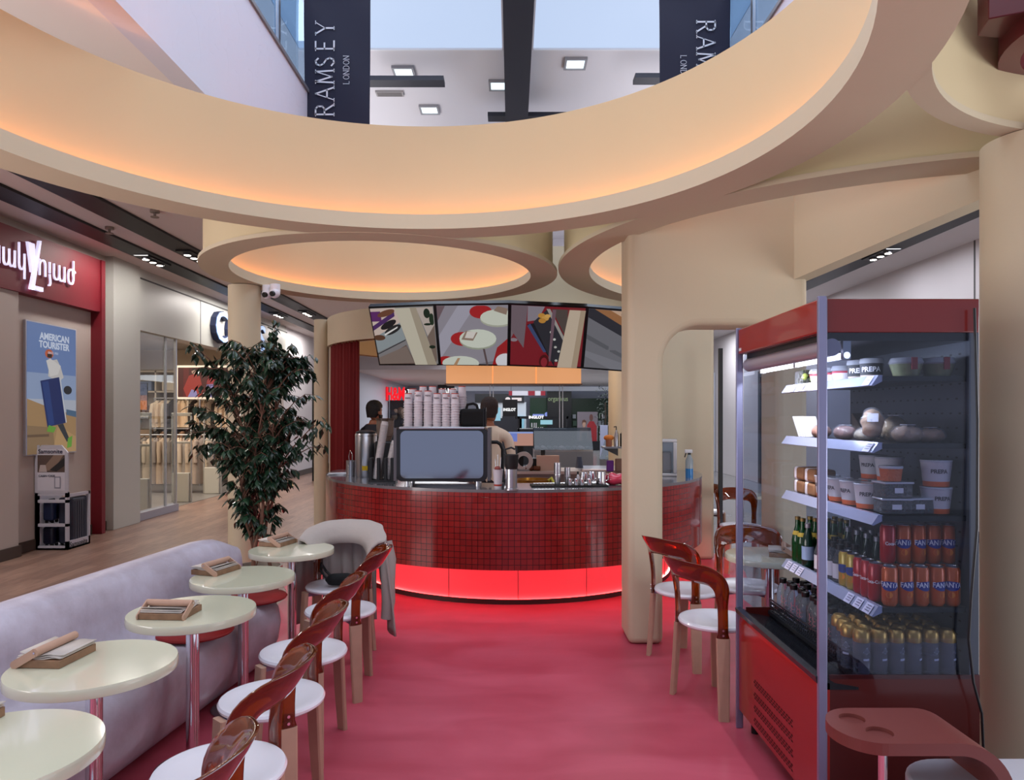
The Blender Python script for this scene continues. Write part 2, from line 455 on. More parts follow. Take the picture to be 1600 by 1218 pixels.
def relief():
    nt = PARM.node_tree; b = nt.nodes['Principled BSDF']
    tc = nt.nodes.new('ShaderNodeTexCoord'); mp = nt.nodes.new('ShaderNodeMapping'); mp.inputs['Scale'].default_value = (1, 7, 3.2)
    vo = nt.nodes.new('ShaderNodeTexVoronoi'); vo.distance = 'CHEBYCHEV'; vo.inputs['Scale'].default_value = 1.3
    nt.links.new(tc.outputs['Object'], mp.inputs[0]); nt.links.new(mp.outputs[0], vo.inputs['Vector'])
    no = nt.nodes.new('ShaderNodeTexNoise'); no.inputs['Scale'].default_value = 1.1
    nt.links.new(tc.outputs['Object'], no.inputs['Vector'])
    mu = nt.nodes.new('ShaderNodeMath'); mu.operation = 'MULTIPLY'; nt.links.new(vo.outputs['Color'], mu.inputs[0]); nt.links.new(no.outputs['Fac'], mu.inputs[1])
    gt = nt.nodes.new('ShaderNodeMath'); gt.operation = 'GREATER_THAN'; gt.inputs[1].default_value = .27; nt.links.new(mu.outputs[0], gt.inputs[0])
    bp = nt.nodes.new('ShaderNodeBump'); bp.inputs['Strength'].default_value = 1; bp.inputs['Distance'].default_value = .06
    nt.links.new(gt.outputs[0], bp.inputs['Height']); nt.links.new(bp.outputs['Normal'], b.inputs['Normal'])
relief()
sbox('wall_parapet_left', PARM, -2.32, -2.17, 1.2, 25.8, 3.895, 5.05)
sbox('wall_parapet_right', PARM, 2.24, 2.39, 1.2, 25.8, 3.895, 5.05)
sbox('trim_9', mat('grey_parapet_cap', '#6f7079', .4), -2.34, -2.15, 1.2, 25.8, 5.05, 5.085)
sbox('trim_10', mat('grey_parapet_cap', '#6f7079', .4), 2.22, 2.41, 1.2, 25.8, 5.05, 5.085)
PANEB = glass('blue_balustrade_glass', '#c9dcec', 0, .0)
for side, X in (('left', -2.24), ('right', 2.31)):
    t = thing('glass_balustrade', 'glass balustrade with steel posts along the %s upper parapet' % side, 'balustrade', (X, 0, 5.085))
    for k in range(9):
        y0 = 1.6 + k * 1.75
        MB().box(-.006, .006, y0 + .06, y0 + 1.69, 0.06, 1.0).build('glass_panel', PANEB, t, smooth=0)
        MB().box(-.02, .02, y0 - .03, y0 + .03, 0, 1.02).build('post', STEEL, t, smooth=0)
    MB().rod((0, 1.3, 1.04), (0, 17.5, 1.04), .022).build('handrail', STEEL, t)
# right side
RW = mat('pale_grey_wall', '#c6c3c9', .5)
sbox('wall_right', RW, XR, XR + .2, 3, 9.3, 0, 3.9)
sbox('wall_right_middle', RW, XR, XR + .2, 9.3, 15.4, 0, 3.9)
sbox('trim_11', mat('dark_joint', '#4a4a4c', .6), XR - .004, XR + .004, 9.28, 9.31, 0, 3.9)
sbox('wall_right_far', WHITE, XR, XR + .2, 17.4, 42, 0, 3.9)
sbox('wall_right_over_door', WHITE, XR, XR + .2, 15.4, 17.4, 2.7, 3.9)
sbox('baseboard_right', mat('grey_skirting', '#4d4f58', .5), XR - .02, XR, 3, 15.3, 0, .14)
d = struct(MB().box(XR - .03, XR + .03, 15.4, 15.55, 0, 2.7).box(XR - .03, XR + .03, 17.25, 17.4, 0, 2.7).box(XR - .03, XR + .03, 15.55, 17.25, 2.56, 2.7).build('door_1', mat('dark_door_frame', '#34363c', .4), smooth=0))
MB().box(XR - .005, XR + .005, 15.55, 17.25, .02, 2.56).build('door_glass', mat('dim_blue_glass', '#5b6a80', .08, coat=.3), d, smooth=0)
# roof with its two roof lights
hc = MB()
for b in ((XL, XR, 12.5, 26), (-.17, .37, -3, 12.5), (XL, -3.7, -3, 12.5), (3.7, XR, -3, 12.5)):
    hc.box(b[0], b[1], b[2], b[3], 8.0, 8.2)
struct(hc.build('ceiling_high', mat('high_ceiling_paint', '#dedbde', .7), smooth=0))
SKYG = mat('frosted_rooflight', '#30343a', .6, emit=1.3, ecol='#c3d6f5')
sbox('window_1', SKYG, -3.7, -.17, -3, 12.5, 8.02, 8.06)
sbox('window_2', SKYG, .37, 3.7, -3, 12.5, 8.02, 8.06)
WF = mat('white_rooflight_rim', '#e8e8ea', .5)
for x0, x1, n in ((-3.7, -.17, 12), (.37, 3.7, 13)):
    sbox('trim_%d' % n, WF, x0, x1, 12.46, 12.5, 7.985, 8.02)
ROOFB = mat('dark_navy_steel', '#23232e', .5)
sbox('trim_14', ROOFB, -.13, .31, 0, 14.6, 7.4, 7.85)
for px0, px1, py, n in ((573, 693, 125, 15), (993, 1150, 121, 16), (762, 885, 181, 17)):
    Y = 5.9 * F / (HOR - py)
    sbox('trim_%d' % n, ROOFB, (px0 - 800) * Y / F, (px1 - 800) * Y / F, Y, Y + .28, 7.52, 7.60)
LG = 'square ceiling lamps under the high roof'
pl = None
for px, py, lab in ((631, 112, 'square ceiling lamp beside the left banner, above the black bar'), (780, 133, 'square ceiling lamp next to the central dark roof beam'),
                    (671, 171, 'square ceiling lamp lowest in the left roof bay'), (899, 99, 'square ceiling lamp in the right roof bay')):
    Y = 6.36 * F / (HOR - py); loc = ((px - 800) * Y / F, Y, 7.98)
    if pl is None:
        pl = thing('ceiling_light', lab, 'lamp', loc, group=LG)
        fr = MB(); fr.box(-.2, .2, -.2, -.16, -.03, .02).box(-.2, .2, .16, .2, -.03, .02).box(-.2, -.16, -.16, .16, -.03, .02).box(.16, .2, -.16, .16, -.03, .02)
        fr.build('frame', mat('grey_lamp_frame', '#9a9a9e', .4), pl, smooth=0)
        MB().box(-.16, .16, -.16, .16, -.012, .0).build('diffuser', mat('lamp_diffuser', '#ffffff', .5, emit=1.6, ecol='#dff8ff'), pl, smooth=0)
    else: dup(pl, loc, label=lab)
Y = 6.36 * F / (HOR - 146)
t = thing('air_vent', 'slatted grey air vent in the high ceiling beside the left banner', 'vent', ((609 - 800) * Y / F, Y, 7.98))
MB().box(-.27, .27, -.1, .1, -.02, .02).build('frame', mat('vent_grey', '#a09c9a', .5), t, smooth=0)
sl = MB()
for k in range(4): sl.box(-.24, .24, -.075 + k * .045, -.055 + k * .045, -.026, -.018)
sl.build('slats', mat('vent_dark', '#6f6a68', .5), t, smooth=0)

# slot spotlights: triple lamps in the black ceiling slots
SPOTE = mat('spot_glow', '#ffffff', .5, emit=9, ecol='#fff2e6')
spot = None
for px, py, slot_x, lab in ((239, 390, -5.16, 'triple spotlight in the outer black slot, nearest the red sign'), (303, 386, -4.45, 'triple spotlight in the inner black slot left of the small ring'),
                            (435, 480, -5.16, 'triple spotlight in the outer slot beside the security camera'), (480, 478, -4.45, 'triple spotlight in the inner slot right of the security camera'),
                            (1376, 386, 5.1, 'triple spotlight in the right ceiling slot above the fridge')):
    Y = abs(slot_x) * F / abs(px - 800)
    loc = (slot_x, Y, 3.87)
    if spot is None:
        spot = thing('slot_spotlight', lab, 'spotlight', loc, group='triple spotlights in the black ceiling slots')
        MB().box(-.10, .10, -.34, .34, -.02, .0).build('tray', BLACK, spot, smooth=0)
        for k in (-1, 0, 1):
            l = MB().cyl(0, k * .2, -.045, -.005, .06, 16).build('lamp_head', mat('lamp_housing', '#55555a', .3, .6), spot)
            MB().cyl(0, k * .2, -.05, -.044, .042, 16).build('bulb', SPOTE, l)
    else: dup(spot, loc, label=lab)
for px, py, x in ((242, 338, -3.95), (171, 354, -4.85), (1436, 352, 4.75)):
    Y = abs(x) * F / abs(px - 800)
    o = MB().cyl(0, 0, -.03, 0, .05, 16).cyl(0, 0, -.075, -.03, .014, 10).cyl(0, 0, -.083, -.075, .045, 14).build('sprinkler_head', mat('sprinkler_metal', '#8b8078', .4, .5), loc=(x, Y, 3.9))
    tag(o, {242: 'ceiling sprinkler right of the inner black slot', 171: 'ceiling sprinkler between the two black slots on the left', 1436: 'ceiling sprinkler beside the right ceiling slot'}[px], 'sprinkler')

# ---------------------------------------------------------------- hanging banners
NAVY = mat('navy_banner_cloth', '#10112c', .7, bump=.06, bscale=30)
LETW = mat('banner_white_print', '#cfd2dc', .6)
GLY = {  # thin serif capitals as strokes in a 1 x 1 cell
 'R': [((.15, 0), (.15, 1)), ((.15, 1), (.55, 1)), ((.55, 1), (.72, .88)), ((.72, .88), (.72, .64)), ((.72, .64), (.55, .52)), ((.55, .52), (.15, .52)), ((.42, .52), (.85, 0))],
 'A': [((.02, 0), (.45, 1)), ((.45, 1), (.9, 0)), ((.2, .38), (.72, .38))],
 'M': [((.08, 0), (.15, 1)), ((.15, 1), (.5, .12)), ((.5, .12), (.85, 1)), ((.85, 1), (.93, 0))],
 'S': [((.62, .86), (.45, 1)), ((.45, 1), (.22, .95)), ((.22, .95), (.13, .76)), ((.13, .76), (.25, .58)), ((.25, .58), (.55, .42)), ((.55, .42), (.66, .24)), ((.66, .24), (.56, .05)), ((.56, .05), (.33, 0)), ((.33, 0), (.12, .14))],
 'E': [((.15, 0), (.15, 1)), ((.15, 1), (.66, 1)), ((.15, .52), (.55, .52)), ((.15, 0), (.7, 0))],
 'Y': [((.05, 1), (.45, .48)), ((.45, .48), (.85, 1)), ((.45, .48), (.45, 0))],
 'L': [((.15, 0), (.15, 1)), ((.15, 0), (.65, 0))],
 'O': [((.5 + .4 * math.cos(a * PI / 6), .5 + .5 * math.sin(a * PI / 6)), (.5 + .4 * math.cos((a + 1) * PI / 6), .5 + .5 * math.sin((a + 1) * PI / 6))) for a in range(12)],
 'N': [((.12, 0), (.12, 1)), ((.12, 1), (.82, 0)), ((.82, 0), (.82, 1))],
 'D': [((.15, 0), (.15, 1)), ((.15, 1), (.5, 1)), ((.5, 1), (.8, .75)), ((.8, .75), (.8, .25)), ((.8, .25), (.5, 0)), ((.5, 0), (.15, 0))],
}
SERIF = {'R': [(.15, 0), (.15, 1), (.85, 0)], 'A': [(.02, 0), (.9, 0)], 'M': [(.08, 0), (.93, 0), (.13, 1), (.87, 1)], 'Y': [(.05, 1), (.85, 1), (.45, 0)], 'N': [(.12, 0), (.12, 1), (.82, 1)], 'L': [(.15, 0), (.15, 1)], 'D': [(.12, 0), (.12, 1)], 'E': [(.12, 0), (.12, 1)]}
def serif_word(word, start, adv, up, h, w, st, wid, parent, name):
    """start: baseline point; adv: reading direction; up: letter up"""
    mb = MB(); n = adv.cross(up)
    def seg(a, b, t):
        pa = c0 + adv * (a[0] * w) + up * (a[1] * h); pb = c0 + adv * (b[0] * w) + up * (b[1] * h)
        d = (pb - pa).normalized(); s_ = d.cross(n) * t / 2; e = d * t * .35
        mb.add([pa - s_ - e, pb - s_ + e, pb + s_ + e, pa + s_ - e], [(0, 1, 2, 3)])
    for i, ch in enumerate(word):
        c0 = start + adv * (i * st)
        for a, b in GLY[ch]: seg(a, b, wid * (.55 if abs(a[0] - b[0]) > .3 and b[1] > a[1] else 1))
        for q in SERIF.get(ch, []): seg((q[0] - .11, q[1]), (q[0] + .11, q[1]), wid * .5)
    return mb.build(name, LETW, parent, smooth=0, normals=False)
def banner(px_l, px_r, Y, ztop, zbot, lab, flip):
    cx = ((px_l + px_r) / 2 - 800) * Y / F; w = (px_r - px_l) * Y / F
    t = thing('hanging_banner', lab, 'banner', (cx, Y, zbot), group='navy banners hanging in the atrium')
    h = ztop - zbot
    # cloth with soft folds, slightly narrower towards the bottom
    rows, cols = 20, 10; vs = []; fs = []
    for s_ in (0, 1):
        for i in range(rows + 1):
            v = i / rows
            ww = w * (.97 + .03 * v)
            for j in range(cols + 1):
                u = j / cols - .5
                vs.append((u * ww, .006 * math.sin(v * 9 + u * 5) + (.004 if s_ else -.004), v * h))
    q = cols + 1; N = (rows + 1) * q
    for i in range(rows):
        for j in range(cols):
            a = i * q + j
            fs += [(a, a + 1, a + q + 1, a + q), (N + a, N + a + q, N + a + q + 1, N + a + 1)]
    for i in range(rows):
        fs += [(i * q, (i + 1) * q, N + (i + 1) * q, N + i * q), (i * q + cols, N + i * q + cols, N + (i + 1) * q + cols, (i + 1) * q + cols)]
    for j in range(cols): fs.append((j, N + j, N + j + 1, j + 1))
    MB().add(vs, fs).build('cloth', NAVY, t)
    MB().rod((-w / 2 - .12, 0, h + .012), (w / 2 + .12, 0, h + .012), .014).build('top_rod', STEEL, t)
    return t, w, h
Yb = 7.6
zt = EYE + (HOR + 4) * Yb / F; zb = 4.45
t, w, h = banner(475, 579, Yb, zt, zb, 'navy banner with white serif lettering reading upward, left of the roof beam', False)
def bz(py): return EYE + (HOR - py) * Yb / F - zb
serif_word('RAMSEY', Vector(((521 - 527) * Yb / F + .02 - .01, -.016, bz(183))), Z_, -X_, .195, .15, 25.6 * Yb / F, .017, t, 'lettering')
serif_word('LONDON', Vector(((546 - 527) * Yb / F, -.016, bz(133))), Z_, -X_, .062, .05, .052, .0055, t, 'small_lettering')
t, w, h = banner(1030, 1141, Yb, zt, zb, 'navy banner with white serif lettering reading downward, right of the roof beam', True)
cxp = 1085.5
serif_word('RAMSEY', Vector(((1088 - cxp) * Yb / F, -.016, bz(32))), -Z_, X_, .195, .15, 25.6 * Yb / F, .017, t, 'lettering')
serif_word('LONDON', Vector(((1063 - cxp) * Yb / F, -.016, bz(87))), -Z_, X_, .062, .05, .052, .0055, t, 'small_lettering')

# ================================================================ KIOSK CANOPY
LED = mat('warm_led_strip', '#ffffff', .5, emit=23.0, ecol='#ff9438')
CAN = thing('kiosk_canopy', 'cream plaster canopy of joined rings with glowing coves over the kiosk', 'canopy', (0, 0, 2.9))
def canopy(cx, cy, z, ri, ro, wi, wo, top, lab, lip=.10, led=True, n=128, a0=0, a1=2 * PI):
    z0 = z - 2.9
    rim = MB().ring(0, 0, z0, z0 + .03, ri, ro, n, a0, a1).build('ring', CREAM, CAN, lab, loc=(cx, cy, 0))
    if lip: MB().ring(0, 0, z0 + .03, z0 + lip, ri, ri + .02, n, a0, a1).build('cove_lip', CREAM, rim)
    MB().ring(0, 0, z0 + .03, top - 2.9, wi, wo, n, a0, a1).build('drum_wall', CREAM_IN, rim)
    if led: MB().ring(0, 0, z0 + .032, z0 + .05, wi - .05, wi - .025, 64, a0, a1).build('led_strip', LED, rim)
canopy(-.6, 3.0, 2.90, 1.90, 2.16, 2.05, 2.12, 3.66, 'largest ring, open to the roof lights')
canopy(-1.16, 6.55, 2.897, 1.33, 1.57, 1.45, 1.53, 3.66, 'small ring left of the screens', lip=.085)
canopy(3.05, 6.1, 2.906, 2.38, 2.65, 2.50, 2.60, 3.66, 'ring on the right behind the arch wall', lip=.085, a0=R(115), a1=R(292))
canopy(2.62, 2.0, 2.903, 1.25, 1.345, 1.26, 1.30, 3.66, 'unlit grey-white ring at the top right corner', lip=0, led=False)
# lower rear ring with the fitting curtain
t = thing('curtain_ring', 'lower plaster ring at the rear holding the dark red curtain', 'canopy', (-.78, 9.92, 2.535))
MB().ring(0, 0, 0, .36, 1.60, 1.72, 96).build('drum_wall', CREAM, t)
MB().ring(0, 0, -.012, .0, 1.635, 1.675, 96).build('curtain_rail', mat('copper_rail', '#8a5a2c', .35, .6), t)
MB().ring(0, 0, .34, .36, 0.0001, 1.60, 96).build('ceiling_disc', CREAM_IN, t)
# lintel slab between the rings, above the screens
tag(MB().prism([(-1.2, 8.35), (1.38, 8.35), (1.38, 8.5), (-1.2, 8.5)], 2.70, 3.6).build('lintel', CREAM), 'cream lintel above the row of screens, between two rings', 'lintel')
# arch wall: pier, rounded opening and right pier
def arc(cx, cz, r, a0, a1, n=10): return [(cx + r * math.cos(R(a0 + (a1 - a0) * i / n)), cz + r * math.sin(R(a0 + (a1 - a0) * i / n))) for i in range(n + 1)]
outline = [(.825, 0), (1.075, 0)] + arc(1.075 + .27, 2.27 - .27, .27, 180, 90) + arc(1.88 - .2, 2.27 - .2, .2, 90, 0) + [(1.88, 0), (2.10, 0), (2.10, 3.45), (.825, 3.45)]
aw = MB().prism(outline, 5.08, 5.44, 'y').build('arch_wall', CREAM, bevel=.045, seg=4)
tag(aw, 'cream arch wall with a rounded opening beside the fridge', 'wall')
bm_ = MB()
def bsec(x, y, zb, zt): return [(x, y, zb), (x + .12, y + .02, zb), (x + .12, y + .02, zt), (x, y, zt)]
bm_.loft([bsec(1.985, 5.12, 2.585, 3.5), bsec(2.445, 3.71, 2.752, 3.5)])
bm_.loft([bsec(2.445, 3.71, 2.752, 2.904), bsec(2.47, 3.60, 2.765, 2.904)])
tag(bm_.build('beam', CREAM, smooth=0), 'deep cream beam from the arch wall to the right column', 'beam')
tag(MB().box(1.40, 2.29, 8.10, 8.6, 0, 2.90).build('pier', CREAM, bevel=.04), 'cream pier behind the arch at the right end of the counter', 'pier')
def column(x, y, r, top, lab):
    tag(MB().cyl(0, 0, 0, top, r, 48).build('round_column', CREAM, loc=(x, y, 0)), lab, 'column', 'round cream columns of the kiosk')
column(2.47, 3.35, .24, 2.90, 'thick round cream column at the right edge beside the fridge')
column(-2.62, 7.02, .152, 2.89, 'round cream column behind the potted tree')
column(-2.54, 9.55, .095, 2.90, 'slim round cream column left of the dark red curtain')
column(1.61, 11.0, .13, 3.0, 'warm-lit round column behind the serving counter on the right')
tag(MB().box(-2.40, -2.33, 9.40, 9.60, 0, 2.53).build('door_jamb', CREAM, smooth=0), 'narrow cream jamb lit orange beside the curtain', 'jamb')
point('rear_warm_lamp', (-.4, 10.3, 2.3), 26, (1, .62, .30), .15)
point('rear_warm_lamp_right', (1.15, 9.9, 2.5), 22, (1, .62, .30), .12)

# curtain hanging inside the rear ring
vs = []; fs = []; n = 90
for i in range(n + 1):
    a = R(186) + (R(230) - R(186)) * i / n
    rr = 1.655 + .03 * math.sin(i * 1.15) + .01 * math.sin(i * 2.7)
    for z in (.03, 1.2, 2.57):
        k = 1.0 if z > 2 else 1.2
        vs.append((-.78 + (1.655 + (rr - 1.655) * k) * math.cos(a), 9.92 + (1.655 + (rr - 1.655) * k) * math.sin(a), z))
for i in range(n):
    for k in range(2): fs.append((i * 3 + k, (i + 1) * 3 + k, (i + 1) * 3 + k + 1, i * 3 + k + 1))
cu = MB().add(vs, fs).build('curtain', mat('dark_red_velvet', '#6d0d10', .85, bump=.1, bscale=80), smooth=60)
md = cu.modifiers.new('thick', 'SOLIDIFY'); md.thickness = .006
tag(cu, 'dark red pleated curtain hanging from the rear ring', 'curtain')

# security cameras under the small ring
for i, (px, py, lab, yaw) in enumerate(((415, 459, 'white dome security camera nearest the column', -.4), (430, 459, 'white security camera, right one of the pair under the ring', .5))):
    p = at(px + 3, 447, 7.0)
    t = thing('security_camera', lab, 'camera', (p.x, 7.0 - i * .06, 2.897), group='security cameras under the small ring')
    MB().lathe([(0, 0), (.048, 0), (.05, -.07), (.035, -.085), (0, -.085)], 24).build('mount', SEATW, t)
    MB().ball((0, -.01, -.085), .052).build('dome', SEATW, t)
    MB().rod((0, -.04, -.095), (.0 - .012, -.066, -.104), .026).build('lens', BLACK, t)
# red hanging piece in the top right corner
t = thing('red_ceiling_ornament', 'dark red faceted ornament hanging inside the top right ring', 'ornament', (1.94, 2.84, 3.0))
RO = mat('dark_red_lacquer', '#5a0a1c', .3, coat=.4)
MB().ring(.55, .05, .15, .32, .36, .44, 48).build('hoop', RO, t)
MB().prism([(-.02, .05), (.13, -.02), (.20, .10), (.15, .20), (.02, .18)], .22, .50).build('faceted_block', RO, t, bevel=.004)
MB().rod((.05, .12, .4), (-.07, .20, .4), .012).build('wall_bracket', BLACK, t)
# ================================================================ COUNTER
CX, CY, CR = .02, 7.84, 1.99
A0, A1 = R(-90 - 97), R(-90 + 94)
ctr = thing('serving_counter', 'round serving counter clad in dark red mosaic above a glowing red plinth', 'counter', (CX, CY, 0))
MB().ring(0, 0, .361, .995, CR - .06, CR, 140, A0, A1).build('mosaic_front', MOSAIC, ctr)
MB().ring(0, 0, .995, 1.02, 1.40, CR + .002, 140, A0, A1).build('countertop', mat('grey_stone_top', '#6f6c70', .14, coat=.4, var=.1), ctr)
MB().ring(0, 0, .415, .43, 1.64, CR - .06, 140, A0, A1).build('soffit', mat('white_soffit', '#d8cfc8', .5), ctr)
def plinth_mat():
    m = mat('backlit_red_acrylic', '#dc4650', .4)
    b = m.node_tree.nodes['Principled BSDF']
    b.inputs['Emission Color'].default_value = (1.0, .10, .14, 1)
    b.inputs['Emission Strength'].default_value = .33
    return m
MB().ring(0, 0, .03, .415, 1.60, 1.65, 140, A0, A1).build('lit_plinth', plinth_mat(), ctr)
MB().ring(0, 0, .0, .03, 1.61, 1.674, 140, A0, A1).ring(0, 0, .03, .044, 1.670, 1.674, 140, A0, A1).build('plinth_base', mat('dark_plinth_rail', '#2a0a0c', .5), ctr)
sm = MB()
for k in range(-6, 7):
    a = R(-90) + k * .62 / 1.65 * 1.0 + .02
    sm.cbox((1.6525 * math.cos(a), 1.6525 * math.sin(a), .18), (.004, .004, .3))
sm.build('panel_joints', mat('dark_red_joint', '#7a1018', .5), ctr, smooth=0)
RLED = mat('red_led_strip', '#ffffff', .5, emit=85, ecol='#ff7068')
MB().ring(0, 0, 0.031, .036, 1.657, 1.665, 100, A0, A1).build('led_strip', RLED, ctr)
MB().ring(0, 0, .405, .413, 1.84, 1.862, 100, A0, A1).build('led_strip', mat('added_red_led_strip', '#ffffff', .5, emit=20, ecol='#ff2a30'), ctr)  # hidden strip added to spread red glow over the floor
MB().ring(0, 0, .0, 1.0, 1.42, 1.46, 100, A0, A1).build('inner_panel', WHITE, ctr)

def onc(px, py, z=1.02):
    Y = (EYE - z) * F / (py - HOR); return Vector(((px - 800) * Y / F, Y, z))
# espresso machine
mY = 6.1
mx0, mx1 = (624 - 800) * mY / F, (757 - 800) * mY / F; mw = mx1 - mx0; mcx = (mx0 + mx1) / 2
t = thing('espresso_machine', 'large espresso machine with a mirror-polished rear panel on the counter', 'coffee machine', (mcx, mY, 1.02))
BLK = mat('black_machine_body', '#0d0e13', .3, coat=.3)
def rrect(w, h, r, n=6, cx=0, cz=0):
    p = []
    for sx, sz, a in ((1, 1, 0), (-1, 1, 90), (-1, -1, 180), (1, -1, 270)):
        p += arc(cx + sx * (w / 2 - r), cz + sz * (h / 2 - r), r, a, a + 90, n)
    return p
MB().prism(rrect(mw + .05, .46, .05, cz=.275), 0, .42, 'y').build('body', BLK, t)
MB().prism(rrect(mw - .02, .405, .045, cz=.275), -.012, .0, 'y').build('mirror_panel', mat('mirror_polish', '#9297a6', .06, 1), t)
MB().box(-mw / 2, mw / 2, -.02, .42, .49, .51).build('top_rail', STEEL, t, bevel=.005)
pr = MB().prism([(.0, .05), (.44, .05), (.47, .22), (.44, .50), (.0, .50)], mw / 2 + .025, mw / 2 + .05, 'x').build('side_panel', mat('grey_side_panel', '#5c5a60', .4, .3), t)
MB().prism([(.0, .05), (.44, .05), (.47, .22), (.44, .50), (.0, .50)], -mw / 2 - .05, -mw / 2 - .025, 'x').build('side_panel', mat('grey_side_panel', '#5c5a60', .4, .3), t)
for sx in (-1, 1):
    for yy in (.05, .38): MB().cyl(sx * (mw / 2 - .06), yy, 0, .05, .022, 16, .018).build('foot', STEEL, t)
MB().box(-mw / 2 + .05, mw / 2 - .05, .44, .52, .02, .06).build('drip_tray', STEEL, t, bevel=.004)
for k in (-1, 1):
    MB().cyl(k * .2, .47, .28, .34, .032, 20).rod((k * .2, .47, .29), (k * .2, .60, .27), .014).build('portafilter', STEEL, t)
top_z = 1.02 + .51
# stacked paper cups, upside down on the machine
CUPP = mat('white_paper_cup', '#cdc6cc', .6); BAND = mat('red_cup_band', '#b04032', .6)
def cup_mesh(fullprint):
    m = MB()
    m.lathe([(.0365, 0), (.0410, .0), (.0412, .007), (.0365, .0075)], 20)
    m.lathe([(.0368, .004), (.031, .088)], 20); m.mat(1)
    m.lathe([(.031, .083), (.0312, .094), (.0285, .0945), (.0285, .09)], 20); m.mat(0)
    m.lathe([(.0285, .09), (0, .09)], 20)
    me = m.mesh('paper_cup', [CUPP, BAND])
    return me
cm = cup_mesh(True)
cupproto = bpy.data.objects.new('paper_cup', cm)
lt = bpy.data.objects.new('tmp2', None)
cols = [(638, 10), (653.5, 11), (669, 11), (683, 10), (697, 10), (711, 10)]
names = ['leftmost', 'second from the left', 'third from the left', 'fourth from the left', 'fifth from the left', 'rightmost']
vs, fs = text_pts('PREPA', .018, 0, .0004, 'CENTER')
lm = MB(); lm.add([((.0368) * math.cos(-PI / 2 + x / .036), .0368 * math.sin(-PI / 2 + x / .036), .045 + y) for x, y, z in vs], fs)
lme = lm.mesh('lettering', flat('#5a4a50'), 0, False)
for ci, (px, n) in enumerate(cols):
    x = (px - 800) * (mY + .06) / F
    for k in range(n):
        topc = (k == n - 1)
        o = cupproto.copy(); COL.objects.link(o)
        o.location = (x + random.uniform(-.0015, .0015), mY + .06, top_z + k * .0215)
        pos = 'top' if topc else ('lower')
        tag(o, ('top white cup of the %s front cup stack' if topc else 'white cup nested in the %s front cup stack') % names[ci], 'cup', 'paper cups stacked on the espresso machine')
        if topc:
            l = bpy.data.objects.new('lettering', lme); COL.objects.link(l); l.parent = o
for ci, (px, n) in enumerate(((645, 12), (661, 13), (676, 13), (691, 12), (707, 12), (722, 13))):
    x = (px - 800) * (mY + .15) / F
    for k in range(n):
        o = cupproto.copy(); COL.objects.link(o)
        o.location = (x, mY + .15, top_z + k * .0215)
        tag(o, ('top white cup of the back-row stack, %s' if k == n - 1 else 'white cup nested in the back-row stack, %s') % ['furthest left', 'second from left', 'third from left', 'fourth from left', 'fifth from left', 'beside the black bag'][ci], 'cup', 'paper cups in the back row on the espresso machine')
t = thing('black_bag', 'small black bag with a looped handle on the espresso machine', 'bag', ((739 - 800) * (mY + .06) / F, mY + .1, top_z))
MB().box(-.115, .115, -.05, .09, 0, .155).build('body', mat('black_fabric', '#08080a', .9), t, bevel=.03, seg=3)
MB().tube([(-.06, 0, .15), (-.05, 0, .19), (0, 0, .2), (.03, 0, .185), (.04, 0, .15)], .012).build('handle', mat('black_fabric', '#08080a', .9), t)
t = thing('folded_menu', 'two black folded menus standing beside the black bag', 'menu', ((757 - 800) * (mY + .06) / F, mY + .1, top_z))
MB().box(-.012, -.002, -.05, .1, 0, .17).build('cover', BLACK, t, smooth=0); MB().box(.004, .014, -.05, .1, 0, .165).build('cover', BLACK, t, smooth=0)

# left group on the counter
p = onc(528, 741)
t = thing('folded_papers', 'loose white papers at the left end of the counter', 'paper', tuple(p))
for k in range(3):
    a = R(20 * k - 15); m = MB(); m.tf(Matrix.Rotation(a, 4, 'Z')); m.box(-.09, .09, -.06, .06, k * .006, k * .006 + .004); m.build('sheet', flat('#d8dae2'), t, smooth=0)
p = onc(548, 744)
t = thing('utensil_holder', 'steel cylinder holding tongs left of the steel urn', 'holder', tuple(p))
MB().lathe([(0, .0), (.045, 0), (.045, .16), (.041, .16), (.041, .01), (0, .01)], 28).build('cylinder', STEEL, t)
MB().tube([(.0, 0, .05), (-.02, 0, .2), (-.005, 0, .26), (.015, 0, .22), (.012, 0, .05)], .004, 8).build('tongs', CHROME, t)
p = onc(572, 744.5)
t = thing('steel_urn', 'tall stainless steel urn with a yellow sticker', 'urn', tuple(p))
MB().lathe([(0, 0), (.104, 0), (.106, .01), (.106, .42), (.098, .432)], 48).build('body', STEEL, t)
MB().lathe([(.1, .43), (.1, .445), (.06, .462), (0, .465)], 40).build('lid', mat('dark_lid', '#2b2b30', .35), t)
MB().ring(0, 0, .405, .41, .1055, .1085, 48).build('seam', CHROME, t)
vs_ = [(.1068 * math.cos(R(a)), .1068 * math.sin(R(a)), z) for z in (.07, .115) for a in range(-100, -69, 6)]
MB().add(vs_, [(i, i + 1, i + 7, i + 6) for i in range(5)]).build('sticker', flat('#d9b11a'), t, 'yellow sticker')
p = onc(598, 752)
t = thing('cup_dispenser', 'black counter caddy with slots for cups and lids', 'dispenser', tuple(p))
for k, xx in enumerate((-.105, -.035, .03, .09)):
    MB().box(xx - .012, xx + .018, -.05, .08, 0, .22 - (k == 0) * .0).build('divider', BLACK, t, bevel=.004)
MB().box(-.12, .125, -.055, .09, 0, .02).build('base', BLACK, t, smooth=0)
cupst = mat('stacked_lids', '#c4bcbc', .35)
